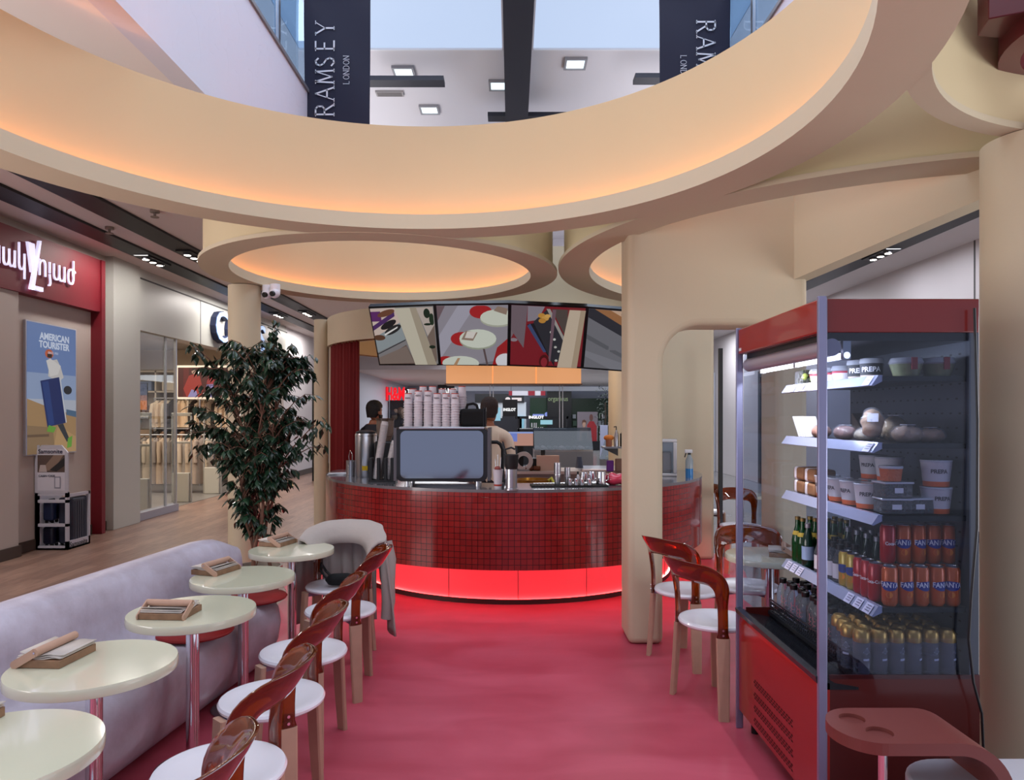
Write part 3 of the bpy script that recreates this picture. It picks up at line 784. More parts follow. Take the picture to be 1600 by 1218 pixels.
for i, (dx, tilt, L, r, lab) in enumerate(((-.045, .16, .50, .036, 'tall leaning stack of translucent cups in the black caddy'), (.055, .22, .33, .036, 'shorter leaning stack of translucent cups in the black caddy'))):
    t2 = thing('cup_stack', lab, 'cups', (p.x + dx - .02, p.y + .01, p.z + .025), 0)
    t2.rotation_euler = (0, tilt, 0)
    m = MB(); k = 0; z = 0
    prof = [(0, 0)]
    while z < L:
        prof += [(r - .004, z), (r, z + .002), (r, z + .008), (r - .004, z + .0095)]; z += .0135
    prof += [(.028, z + .02), (0, z + .02)]
    m.lathe(prof, 20); m.build('cups', cupst, t2)
# bean hopper / grinder behind the lids
p = Vector(((602 - 800) * 7.0 / F, 7.0, 1.02))
t = thing('coffee_grinder', 'coffee grinder with a clear hopper and brown lid behind the lid stacks', 'grinder', tuple(p))
MB().box(-.09, .09, -.09, .09, 0, .36).build('body', BLACK, t, bevel=.02)
MB().lathe([(.05, .36), (.085, .44), (.085, .56), (.08, .56), (.08, .44), (.045, .362)], 28).build('hopper', mat('smoky_hopper', '#b9a294', .1, trans=.6), t)
MB().cyl(0, 0, .40, .50, .07, 24).build('beans', flat('#3a2418'), t)
MB().cyl(0, 0, .56, .58, .092, 28).build('lid', flat('#4a3426', .3), t)

# middle group
p = onc(778, 762.5)
t = thing('takeaway_cup', 'white takeaway cup holding whisks beside the espresso machine', 'cup', tuple(p))
MB().lathe([(0, 0), (.030, 0), (.042, .15), (.045, .152), (.045, .158), (.039, .156), (.028, .01), (0, .01)], 28).build('cup', CUPP, t)
MB().lathe([(.0322, .02), (.0345, .035)], 28).build('band', BAND, t)
for k, (a, b) in enumerate(((-.01, .02), (.012, -.01), (.0, .01))):
    MB().rod((a, b, .02), (a * 2.2, b * 2, .24 + .02 * k), .0035).build('whisk', STEEL, t)
MB().ball((.0, 0, .165), .03, .03, .02).build('straws', flat('#8a4038'), t)
p = onc(799, 765)
t = thing('blender_jug', 'steel jug with a black lid standing on the counter', 'jug', tuple(p))
MB().lathe([(0, 0), (.055, 0), (.055, .012), (.047, .015), (.047, .175), (.050, .178)], 32).build('steel_base', STEEL, t)
MB().lathe([(.048, .17), (.055, .20), (.060, .285), (.056, .29), (0, .29)], 32).build('black_top', mat('black_rubber', '#121214', .6), t)
MB().tube([(-.04, 0, .28), (-.05, 0, .33), (.0, 0, .345), (.03, 0, .33)], .008).build('handle', BLACK, t)
# black faucet with a curved neck
p = Vector(((786 - 800) * 6.75 / F, 6.75, 1.02))
t = thing('black_faucet', 'black curved faucet beside the espresso machine', 'faucet', (p.x, 6.5, 1.02))
MB().tube([(0, 0, 0), (0, 0, .30), (-.02, 0, .345), (-.05, 0, .365), (-.12, 0, .365), (-.15, 0, .35)], .016, 12).build('neck', BLACK, t)
MB().cyl(0, 0, 0, .03, .03).build('base', BLACK, t)
# black tray with steel shakers and pitchers
tr = thing('bar_mat', 'black rubber bar mat on the counter under the steel shakers', 'mat', (.49, 6.19, 1.02), R(3))
MB().box(-.33, .33, -.10, .10, 0, .012).build('mat', mat('black_rubber', '#121214', .6), tr, bevel=.004)
rb = MB()
for k in range(22): rb.box(-.31 + k * .029, -.30 + k * .029, -.09, .09, .012, .0145)
rb.build('ribs', mat('black_rubber', '#121214', .6), tr, smooth=0)
SH = [(871, 756, .031, .185, 'tallest steel shaker tin on the bar mat', 'shaker'), (886.5, 755, .027, .14, 'shorter steel shaker tin on the bar mat', 'shaker')]
for px, py, r, h, lab, cat in SH:
    p = onc(px, py, 1.0345)
    t = thing('shaker_tin', lab, cat, tuple(p), group='shaker tins on the bar mat')
    MB().lathe([(0, 0), (r * .78, 0), (r, h * .45), (r * .95, h), (r * .9, h), (0, h * .98)], 28).build('tin', STEEL, t)
    MB().ring(0, 0, h * .44, h * .47, r * .97, r * 1.03, 28).build('seam', CHROME, t)
for i, px in enumerate((890.5, 900.5, 909.5, 921)):
    p = onc(px, 757.5, 1.0345)
    t = thing('measuring_cup', ['leftmost', 'second', 'third', 'rightmost'][i] + ' small steel cup in the row on the bar mat', 'cup', tuple(p), group='small steel cups on the bar mat')
    MB().lathe([(0, 0), (.019, 0), (.023, .05), (.021, .05), (.017, .003), (0, .003)], 20).build('cup', CHROME, t)
    MB().lathe([(.0205, .046), (.0245, .05), (.0235, .053), (.021, .051)], 20).build('rim', CHROME, t)
for i, (px, py, r, h) in enumerate(((912, 752, .034, .085), (924, 751.5, .034, .09), (939, 755.5, .043, .105))):
    p = onc(px, py, 1.0345)
    t = thing('milk_pitcher', ['left milk pitcher behind the small cups', 'middle milk pitcher behind the small cups', 'largest steel milk pitcher beside the pink bag'][i], 'pitcher', tuple(p), group='steel milk pitchers')
    MB().lathe([(0, 0), (r, 0), (r * 1.02, h * .5), (r * .9, h), (r * .86, h), (r * .96, h * .5), (0, .004)], 28).build('body', CHROME, t)
    MB().tube([(r, 0, h * .85), (r + .02, 0, h * .75), (r + .02, 0, h * .35), (r, 0, h * .25)], .005, 8).build('handle', CHROME, t)
p = onc(903, 754, 1.0345)
t = thing('squeeze_bottle', 'small clear bottle with a black top between the steel cups', 'bottle', tuple(p))
MB().lathe([(0, 0), (.018, 0), (.018, .05), (.008, .075), (.0, .076)], 16).build('bottle', STEEL, t); MB().cyl(0, 0, .075, .1, .009, 12).build('cap', BLACK, t)
p = onc(964, 757)
m = MB()
rings = []
for i in range(13):
    u = i / 12 * 2 - 1; s_ = max(.02, math.sqrt(max(0, 1 - abs(u) ** 2.6)))
    rings.append([(.115 * u, .07 * s_ * math.cos(a) * (1 + .08 * math.sin(3 * a + i)), .052 + .050 * s_ * math.sin(a) * (1 + .13 * math.sin(2 * a + i * 1.3) - .25 * u) - (.0)) for a in [2 * PI * k / 20 for k in range(20)]])
m.loft(rings)
o = m.build('plastic_bag', mat('pink_plastic_bag', '#d83a58', .25, coat=.6, bump=.4, bscale=30), loc=tuple(p), smooth=60)
tag(o, 'crumpled pink plastic bag lying at the counter edge by the pier', 'bag')
# right end: toaster-like appliance and spray bottle
p = onc(1040, 743)
t = thing('glass_oven', 'white framed glass-fronted oven on the counter behind the pier', 'oven', (p.x - .03, p.y + .1, 1.02), R(-12))
WFm = mat('white_enamel', '#c9c9ce', .3)
fr = MB(); fr.box(-.22, .16, -.16, -.13, 0, .03).box(-.22, .16, -.16, -.13, .34, .37).box(.125, .16, -.16, -.13, .03, .34).box(-.22, -.19, -.16, -.13, .03, .34)
fr.build('door_frame', WFm, t, bevel=.008)
MB().box(-.19, .125, -.15, -.145, .03, .34).build('door_glass', PANE, t, smooth=0)
MB().box(-.22, .16, -.13, .12, .0, .02).box(-.22, .16, -.13, .12, .35, .37).box(.14, .16, -.13, .12, .02, .35).box(-.22, .16, .1, .12, .02, .35).build('body', STEEL, t, smooth=0)
MB().box(-.17, .11, -.11, .08, .02, .24).build('contents', mat('dim_tray', '#8a7a78', .4, .3), t, bevel=.02)
p = onc(1077, 746)
t = thing('spray_bottle', 'spray bottle half full of blue liquid with a white trigger', 'bottle', tuple(p))
MB().lathe([(0, .06 * 0), (.036, 0), (.037, .09), (.037, .09)], 24).build('liquid', mat('blue_liquid', '#2a78b8', .1, coat=.3), t, 'blue liquid')
MB().lathe([(.037, .09), (.037, .17), (.018, .215), (.014, .235)], 24).build('bottle', mat('clear_plastic', '#b9c6cc', .15, trans=.5), t)
hd = MB().box(-.045, .03, -.012, .012, .24, .275).build('trigger_head', WFm, t, bevel=.006)
MB().rod((-.03, 0, .25), (-.045, 0, .20), .006).build('trigger', BLACK, t); MB().cyl(0, 0, .225, .243, .016).build('collar', BLACK, t)

# rear work counter and its things
t = thing('work_counter', 'steel and white work counter behind the serving counter', 'counter', (.45, 9.75, 0))
MB().box(-1.2, 1.0, -.35, .35, .86, .90).build('worktop', mat('white_worktop', '#cfc4bc', .3), t, bevel=.004)
MB().box(-1.15, .95, -.30, .33, 0, .86).build('cabinet', mat('steel_cabinet', '#8d8a88', .35, .6), t, smooth=0)
MB().box(.45, 1.0, -.35, .3, .90, .93).build('steel_cover', STEEL, t, bevel=.004)
t = thing('monitor', 'till monitor with a pink and blue screen seen over the counter', 'monitor', tuple(at(813, 697, 9.5)), 0)
MB().box(-.175, .175, 0, .02, 0, .20).build('bezel', BLACK, t, smooth=0)
picture('screen', t, (-.17, -.001, .008), X_, Z_, .34, .185, [(glow('#d9a393', .8), FULL), (glow('#7d8fe0', .9), rect(0, .3, .38, 1)), (glow('#9fb4f0', .9), rect(0, .88, 1, 1))])
MB().box(-.04, .04, .01, .05, -.31, 0).box(-.10, .10, -.06, .10, -.319, -.30).build('stand', BLACK, t, smooth=0)
t = thing('till_stand', 'dark till base under the monitor on the work counter', 'till', tuple(at(846, 722, 9.62)))
t.location.z = .90
MB().box(-.15, .15, -.1, .1, 0, .16).build('base', BLACK, t, bevel=.01)
MB().cyl(0.02, -.02, .16, .27, .03).build('post', BLACK, t)
p = at(818, 718, 9.45)
t = thing('tape_dispenser', 'round clear tape roll on the work counter', 'tape', (p.x, 9.45, .90))
m = MB(); m.tf(Matrix.Translation((0, 0, .13)) @ Matrix.Rotation(R(90), 4, 'X')); m.ring(0, 0, -.03, .03, .07, .125, 40); m.build('roll', mat('clear_tape', '#cfc8c4', .2, coat=.5), t)
MB().box(-.08, .08, -.04, .04, 0, .02).build('stand', STEEL, t, smooth=0)
for i, (px, Y, w_, h_, c, nm, lab, cat) in enumerate((
        (856, 9.5, .30, .20, '#d8b8a6', 'paper_stack', 'pale pink sheets standing on the work counter', 'paper'),
        (905, 9.6, .11, .15, '#4b5468', 'dark_canister', 'small slate grey canister on the steel cover', 'canister'),
        (832, 9.45, .08, .08, '#6a3a22', 'cookie_jar', 'brown rolls lying on the work counter', 'food'))):
    o = MB()
    if i == 0: o.box(-w_ / 2, w_ / 2, -.04, .04, 0, h_)
    elif i == 1: o.lathe([(0, 0), (w_ / 2, 0), (w_ / 2 * .6, h_), (0, h_)], 24)
    else: o.rod((-.1, 0, .035), (.0, .02, .035), .035).rod((.02, 0, .035), (.1, -.02, .035), .03)
    ob = o.build(nm, flat(c), loc=((px - 800) * Y / F, Y, .93 if i == 1 else .90))
    tag(ob, lab, cat)
p = at(836, 752, 8.2)
t = thing('brass_tub', 'brass coloured tub with a yellow cloth over its rim', 'tub', (p.x - .02, 8.0, .72))
MB().lathe([(0, 0), (.17, 0), (.20, .20), (.19, .20), (.165, .01), (0, .01)], 36).build('tub', mat('brass', '#a8762e', .3, .9), t)
MB().tube([(.15, -.1, .18), (.19, -.12, .22), (.22, -.14, .16), (.23, -.15, .06)], .018).build('cloth', flat('#c8c04a', .8), t)
MB().box(-.9, .9, -.25, .25, .69 - .72, 0).build('under_shelf', STEEL, t, smooth=0)
# shelf with bottles by the warm column
t = thing('wall_shelf', 'dark wall shelf beside the warm-lit column behind the counter', 'shelf', tuple(at(968, 697, 8.3)))
MB().box(-.20, .20, -.12, .12, -.02, 0).build('board', STEEL, t, smooth=0); MB().prism([(-.20, -.02), (-.02, -.02), (-.02, -.11)], -.02, 0, 'y').build('bracket', mat('grey_bracket', '#5a5a5a', .4), t, smooth=0)
S8 = at(968, 697, 8.3)
t = thing('black_canister', 'black canister on the wall shelf', 'canister', (S8.x + .05, 8.27, S8.z))
MB().cyl(0, 0, 0, .15, .05).build('can', BLACK, t); MB().cyl(0, 0, .15, .165, .035).build('lid', BLACK, t)
t = thing('syrup_bottle', 'clear bottle with a pump on the wall shelf', 'bottle', (S8.x - .045, 8.25, S8.z))
MB().lathe([(0, 0), (.026, 0), (.026, .14), (.012, .17), (.012, .19)], 18).build('bottle', STEEL, t); MB().rod((0, 0, .19), (0, 0, .23), .005).rod((0, 0, .23), (-.03, 0, .225), .005).build('pump', BLACK, t)
t = thing('orange_bag', 'orange snack bag on the wall shelf', 'bag', (S8.x - .13, 8.26, S8.z))
MB().ball((0, 0, .10), .06, .035, .035).build('bag', flat('#e08030'), t); MB().cyl(0, 0, 0, .08, .035).build('jar', flat('#a5644a'), t)
t = thing('coffee_bags', 'purple and brown coffee bags standing below the wall shelf', 'bag', (S8.x - .0, 8.3, .98))
for k, c in enumerate(('#6a2a86', '#8a6a5a', '#5a3a6a')): MB().box(-.15 + k * .1, -.07 + k * .1, -.03, .03, 0, .13 + .02 * k).build('bag', flat(c), t, bevel=.01)
t = thing('tiled_splashback', 'pale pink tiled block behind the counter near the pier', 'splashback', ((950 - 800) * 8.6 / F, 8.6, 0))
MB().box(-.30, .32, -.1, .1, 0, .98).build('block', flat('#cfb0a6', .3), t, smooth=0)
sm = MB()
for k in (-.15, .0, .15): sm.box(k - .002, k + .002, -.103, -.1, .6, .98)
sm.build('joints', flat('#9a7a72'), t, smooth=0)

# ---------------------------------------------------------------- display screens over the counter
SY0, SY1 = 6.50, 6.94
tops = [(575.5, 479), (679, 474.5), (796.5, 473), (918, 478.5), (1035, 488)]
bots = [(592.5, 570.5), (687.5, 570.5), (794.5, 571.5), (909.5, 575.5), (1012, 583)]
dY = [.22, .04, 0, .06, .28]
def tp(i): return at(tops[i][0], tops[i][1], SY0 + dY[i])
def bt(i): return at(bots[i][0], bots[i][1], SY1 + dY[i])
def E(h, s=.95): return glow(h, s)
floorg = '#8f8a94'
pic0 = [(E('#7f7c7e'), FULL), (E('#5e4d46'), [(0, 0), (.62, 0), (.5, .35), (0, .05)]), (E('#7c6d66'), [(0, .0), (.6, .02), (.5, .33), (0, .12)]), (E('#8e979b'), [(0, .22), (.5, .45), (.45, .75), (0, .5)]), (E('#33363a'), [(0, .18), (.5, .43), (.5, .45), (0, .2)]),
        (E('#cbb8ae'), [(0, .5), (.45, .75), (.4, 1), (0, 1)]), (E('#4b2c63'), [(0, .62), (.38, .86), (.38, .94), (0, .7)]), (E('#5c2a66'), rect(0, .78, .16, .95)),
        (E('#1b1c20'), ell(.26, .72, .15, .055, a=.5)), (E('#26282a'), ell(.32, .63, .16, .06, a=.5)), (E('#dcdad8'), [(.18, .53), (.4, .66), (.41, .69), (.17, .56)]), (E('#6b4432'), ell(.25, .92, .15, .05, a=.3)), (E('#5a3c2c'), clip(ell(.08, .5, .1, .05))),
        (E('#c3bcaa'), [(.40, 1), (.74, 1), (.985, 0), (.62, 0), (.53, .42)]), (E('#a39785'), [(.64, 1), (.74, 1), (.985, 0), (.83, 0)]), (E('#b7aaa2'), [(.74, 1), (1, 1), (1, .3), (.9, .45)]), (E('#75655c'), [(.87, .5), (1, .7), (1, .1), (.97, .05)]),
        (E('#16281c'), ell(.9, .9, .05, .08)), (E('#1b3020'), ell(.97, .8, .04, .1)), (E('#16281c'), ell(.9, .72, .06, .02)), (E('#16281c'), ell(.94, .33, .05, .03))]
pic1 = [(E(floorg), FULL), (E('#a3a0ae'), [(0, .1), (.55, 1), (.3, 1), (0, .5)]), (E('#77737b'), [(.5, 0), (.9, .0), (1, .4), (1, .1)]), (E('#6d5a60'), [(0, 1), (.12, 1), (0, .75)]),
        (E('#9a2023'), clip([(.78, 0), (1, .0), (1, .45), (.85, .3)])), (E('#a51f22'), ell(.62, .90, .16, .11)), (E('#a51f22'), ell(.34, .45, .17, .12)), (E('#a51f22'), clip(ell(.08, .05, .14, .1))),
        (E('#a9ab9b'), clip(ell(.86, .78, .25, .13))), (E('#ccd0c2'), clip(ell(.86, .81, .25, .13))), (E('#9aa08f'), ell(.57, .43, .27, .16)), (E('#ced3c6'), ell(.57, .46, .27, .16)), (E('#cdd2c6'), clip(ell(.3, .03, .28, .13))), (E('#d8d8de'), clip(ell(.98, .08, .15, .13))),
        (E('#5a4a4c'), [(.64, .29), (.67, .29), (.72, .0), (.69, 0)]), (E('#8f7a6c'), [(.33, .45), (.5, .43), (.57, .57), (.4, .6)]), (E('#d6cfc8'), [(.38, .48), (.5, .47), (.55, .58), (.42, .59)]), (E('#8f7a6c'), clip([(.8, .93), (.98, .86), (1.0, .96), (.86, 1.0)])), (E('#b08a68'), [(.19, .0), (.24, 0), (.3, .13), (.26, .13)])]
pic2 = [(E('#7a1d26'), FULL), (E('#75686f'), [(0, .45), (.22, 1), (0, 1)]), (E('#6f6169'), [(0, .6), (.18, .3), (.22, 1), (0, 1)]), (E('#87808a'), [(.22, .75), (.36, .78), (.45, 1), (.22, 1)]), (E('#16171d'), [(.22, .7), (.38, .75), (.62, .25), (.62, .0), (.46, .3)]),
        (E('#3b4a70'), [(.22, .68), (.26, .72), (.5, .25), (.46, .24)]), (E('#2a2c33'), [(.3, .75), (.5, .98), (.78, .45), (.72, .08), (.58, .08)]), (E('#9b9792'), [(.47, .97), (.52, .97), (.74, .5), (.72, .46)]), (E('#4f4642'), [(.54, .97), (.76, .97), (.77, .6), (.74, .55)]),
        (E('#bf8a3c'), ell(.41, .86, .05, .04)), (E('#c9984c'), ell(.46, .82, .05, .04)), (E('#b98338'), ell(.42, .78, .05, .04)), (E('#d3a459'), ell(.49, .86, .04, .03)),
        (E('#c7c8c4'), ell(.55, .6, .02, .02)), (E('#c7c8c4'), ell(.6, .48, .02, .02)), (E('#b7b8b4'), ell(.62, .35, .02, .02)), (E('#b7b8b4'), ell(.67, .28, .02, .02)), (E('#b7b8b4'), ell(.64, .12, .02, .02)),
        (E('#6c5560'), [(.55, .97), (.6, .97), (.56, .1), (.53, .1)]), (E('#c2b19d'), [(.78, .98), (1, .98), (.94, .0), (.66, 0)]), (E('#a8957f'), [(.93, .98), (1, .98), (.94, .0), (.86, 0)]), (E('#4a1010'), clip(ell(.47, .1, .07, .12))), (E('#8a2630'), ell(.47, .09, .045, .08)), (E('#8b7f88'), ell(.04, .46, .05, .03))]
pic3 = [(E('#6f6f76'), FULL), (E('#5b5c62'), [(0, .5), (1, -.0), (1, .06), (0, .58)]), (E('#7c7c84'), [(0, .3), (1, -.0), (0.4, 0), (0, .2)]), (E('#2b2c34'), [(.0, 1), (0, .86), (1, .33), (1, .48), (.08, 1)]), (E('#9a6a44'), [(.08, 1), (1, .48), (1, .62), (.3, 1)]), (E('#c7a58c'), [(.3, 1), (1, .62), (1, 1)]), (E('#2b2c30'), ell(.55, .9, .12, .05, a=-.6)), (E('#45464a'), ell(.7, .8, .12, .05, a=-.6))]
BORD = mat('screen_black_frame', '#08080a', .3)
slabs = ['leftmost hanging display tile showing shoes and a column', 'hanging display tile showing round white tables and red seats', 'hanging display tile showing a drinks fridge and red floor', 'rightmost hanging display tile half hidden by the arch pier']
for i, shp in enumerate((pic0, pic1, pic2, pic3)):
    tl, tr_, bl, br_ = tp(i), tp(i + 1), bt(i), bt(i + 1)
    t = thing('display_screen', slabs[i], 'screen', tuple((bl + br_) / 2), group='hanging display screens above the counter')
    c = (bl + br_) / 2
    nrm = (br_ - bl).cross(tl - bl).normalized()   # towards the camera
    def PQ(u, v, off=0): return (bl * (1 - u) + br_ * u) * (1 - v) + (tl * (1 - u) + tr_ * u) * v + nrm * off - c
    m = MB()
    q = [PQ(0, 0), PQ(1, 0), PQ(1, 1), PQ(0, 1)]; q2 = [p_ - nrm * .05 for p_ in q]
    m.add(q + q2, [(0, 1, 2, 3), (7, 6, 5, 4), (0, 4, 5, 1), (1, 5, 6, 2), (2, 6, 7, 3), (3, 7, 4, 0)])
    m.build('housing', BORD, t, smooth=0)
    pm = MB(); mats = []
    for k, (mm, poly) in enumerate(shp):
        if mm not in mats: mats.append(mm)
        pm.mat(mats.index(mm))
        pm.add([PQ(.022 + .956 * min(1, max(0, u)), .028 + .944 * min(1, max(0, v)), .0012 * (k + 1)) for u, v in poly], [tuple(range(len(poly)))])
    pm.build('picture', mats, t, smooth=0, normals=False)
    MB().rod(PQ(.5, .5, -.05), Vector((0, 8.36 - c.y, 2.72 - c.z)), .012).build('wall_bracket', BLACK, t)
# glowing lantern beam behind the screens
LY = 9.0
PEACH = mat('peach_lantern_fabric', '#e9b98c', .6, emit=.62, ecol='#ffb070')
t = thing('lantern_box', 'long peach glowing lantern box hanging behind the screens', 'lamp', tuple(at(803, 600, LY)))
for k, (a, b) in enumerate(((697, 769), (770.5, 837), (838.5, 908))):
    MB().box((a - 803) * LY / F, (b - 803) * LY / F, 0, .42, .01, .34).build('lantern_panel', PEACH, t, smooth=0)
MB().box((695 - 803) * LY / F, (910 - 803) * LY / F, -.005, .43, -.005, .008).box((695 - 803) * LY / F, (910 - 803) * LY / F, 0, .43, .34, .36).build('frame', mat('bronze_frame', '#7a604c', .4), t, smooth=0)
for x in (-.6, .6): MB().rod((x, .05, .35), (x, -.5, 2.75 - t.location.z), .012).build('wall_bracket', BLACK, t)
for px in (765, 770, 876, 881):
    x = (px - 803) * LY / F
    MB().rod((x, .2, -.55), (x, .2, 0), .006).build('hanger_rod', STEEL, t)
# ================================================================ CHAIRS, TABLES, BENCH
def make_chair(label, loc, rz, group, fancy=True):
    t = thing('bistro_chair', label, 'chair', loc, rz, group)
    MB().lathe([(0, .452), (.17, .452), (.198, .450), (.208, .458), (.210, .468), (.204, .478), (.19, .480), (.16, .474), (0, .470)], 56).build('seat', SEATW, t, 'white round seat')
    RL = .222
    def board(th, top):
        ca, sa = math.cos(th), math.sin(th)          # radial direction
        def pt(r, s_, z): return Vector((r * ca - s_ * sa, r * sa + s_ * ca, z))
        m = MB(); rings = []
        for z, r, w in ((0, RL + .03, .028), (.2, RL + .014, .033), (top, RL, .036)):
            tt = .0135; k = .006
            rings.append([pt(r + a, b, z) for a, b in ((-tt, -w + k), (-tt, w - k), (-tt + k, w), (tt - k, w), (tt, w - k), (tt, -w + k), (tt - k, -w), (-tt + k, -w))])
        m.loft(rings)
        return m
    for th in (PI - R(58), PI + R(58)): board(th, .430).build('leg', WOODL, t)
    for th in (R(48), -R(48)): board(th, .452).build('leg', WOODL, t)
    m = MB()
    for a in (R(48), -R(48), PI - R(58), PI + R(58)):
        m.tf(Matrix.Rotation(a, 4, 'Z')); m.box(.0, RL - .012, -.016, .016, .425, .45)
    m.build('under_frame', mat('lilac_metal', '#8a7f98', .4, .3), t, smooth=0)
    # the bent back: a ribbon on a flaring cylinder
    path = []
    U = RL * R(58); zt = .772; cr = .10
    for i in range(8): path.append((U, .425 + (zt - cr - .425) * i / 8))
    for i in range(9):
        a = PI / 2 * i / 8; path.append((U - cr + cr * math.cos(a), zt - cr + cr * math.sin(a)))
    for i in range(1, 8): path.append(((U - cr) * (1 - i / 8), zt + .012 * math.sin(i / 8 * PI / 2)))
    path = path + [(0, zt + .012)] + [(-u, z) for u, z in reversed(path)]
    def mp(u, z, off, til=0):
        e = max(0, z - .52)
        th = PI + u / RL * 1.0
        r = RL + off + til + .10 * e * e / .3
        v = Vector((r * math.cos(th), r * math.sin(th), z)); v.x -= .10 * e ** 1.3
        return v
    rings = []
    for i, (u, z) in enumerate(path):
        a = path[max(0, i - 1)]; b = path[min(len(path) - 1, i + 1)]
        d = Vector((b[0] - a[0], b[1] - a[1])).normalized(); nn = Vector((-d.y, d.x))
        k = min(1, max(0, (z - .60) / .17))
        w = .027 + .022 * k; tt = .012
        if z < .44: w = .036
        ring = []
        for j in range(12):
            a_ = 2 * PI * j / 12
            ca, sa = math.cos(a_), math.sin(a_)
            se = 4.0
            rr = (abs(ca) ** se + abs(sa) ** se) ** (-1 / se)
            su, so = ca * rr * w, sa * rr * tt
            ring.append(mp(u + nn.x * su, z + nn.y * su * (1 - .22 * k * nn.y), so, .45 * k * nn.y * su))
        rings.append(ring)
    MB().loft(rings).build('backrest', AMBER, t, 'translucent amber bent backrest', smooth=60)
    for th in (PI - R(58), PI + R(58)):
        m = MB()
        for z in (.448, .475):
            for rr in (RL + .0125,):
                p = Vector((rr * math.cos(th), rr * math.sin(th), z)); q = Vector(((rr + .004) * math.cos(th), (rr + .004) * math.sin(th), z))
                m.rod(p, q, .006, 10)
        m.build('screws', CHROME, t)
    return t
GL = 'amber-backed chairs along the left tables'
chair0 = make_chair('amber-backed chair nearest the camera on the left, only its seat and back in frame', (-.95, 2.33, 0), PI, GL)
for x, y, rz, lab in ((-.93, 1.72, 180, 'amber-backed chair at the bottom edge, only the corner of its back in frame'), (-.98, 2.93, 181, 'amber-backed chair second from the front in the left row'), (-1.02, 3.51, 178, 'amber-backed chair third from the front in the left row'),
                      (-1.02, 4.27, 183, 'amber-backed chair at the far end of the left row, beside the coat')):
    dup(chair0, (x, y, 0), R(rz), lab, GL)
dup(chair0, (-1.19, 4.88, 0), R(-97), 'chair with a light grey coat over its back, facing the camera', 'chair with the coat')
chairR = dup(chair0, (1.155, 4.06, 0), R(25.5), 'amber-backed chair nearest the fridge on the right side', 'amber-backed chairs on the right side')
dup(chair0, (1.16, 4.77, 0), R(33.5), 'amber-backed chair beside the foot of the arch pier', 'amber-backed chairs on the right side')
dup(chair0, (1.60, 4.88, 0), R(-110), 'amber-backed chair tucked behind the right table, seen through the fridge glass', 'amber-backed chairs on the right side')
dup(chair0, (2.40, 7.55, 0), R(-90), 'amber-backed chair standing outside the arch on the grey tiles', 'amber-backed chairs on the right side')
dup(chair0, (2.36, 8.7, 0), R(60), 'amber-backed chair furthest back beyond the arch', 'amber-backed chairs on the right side')

def make_table(label, loc, group):
    t = thing('bistro_table', label, 'table', loc, 0, group)
    MB().lathe([(0, .690), (.268, .690), (.2765, .694), (.2775, .700), (.2775, .722), (.2745, .729), (0, .730)], 72).build('tabletop', TABLE, t, 'round cream tabletop')
    MB().lathe([(.0285, .01), (.0285, .69)], 32).build('pole', CHROME, t)
    MB().lathe([(0, 0), (.165, 0), (.17, .004), (.165, .010), (.05, .016), (.029, .022)], 48).build('base', CHROME, t)
    MB().lathe([(0, .672), (.09, .676), (.09, .690), (0, .690)], 32).build('mount_plate', STEEL, t)
    return t
GT = 'round cream tables along the bench'
T = [(-1.40, 1.91, 'round cream table nearest the camera, at the bottom left corner'), (-1.51, 2.59, 'round cream table second from the front along the bench'), (-1.47, 3.30, 'round cream table in the middle of the bench row'),
     (-1.50, 4.0, 'round cream table fourth from the front, one before the tree'), (-1.48, 4.82, 'round cream table furthest back along the bench, by the tree')]
tab0 = make_table(T[0][2], (T[0][0], T[0][1], 0), GT)
for x, y, lab in T[1:]: dup(tab0, (x, y, 0), None, lab, GT)
dup(tab0, (1.66, 4.62, 0), None, 'round cream table behind the fridge on the right side', 'round cream tables on the right')
dup(tab0, (2.62, 8.2, 0), None, 'round cream table beyond the arch on the grey tiles', 'round cream tables on the right')

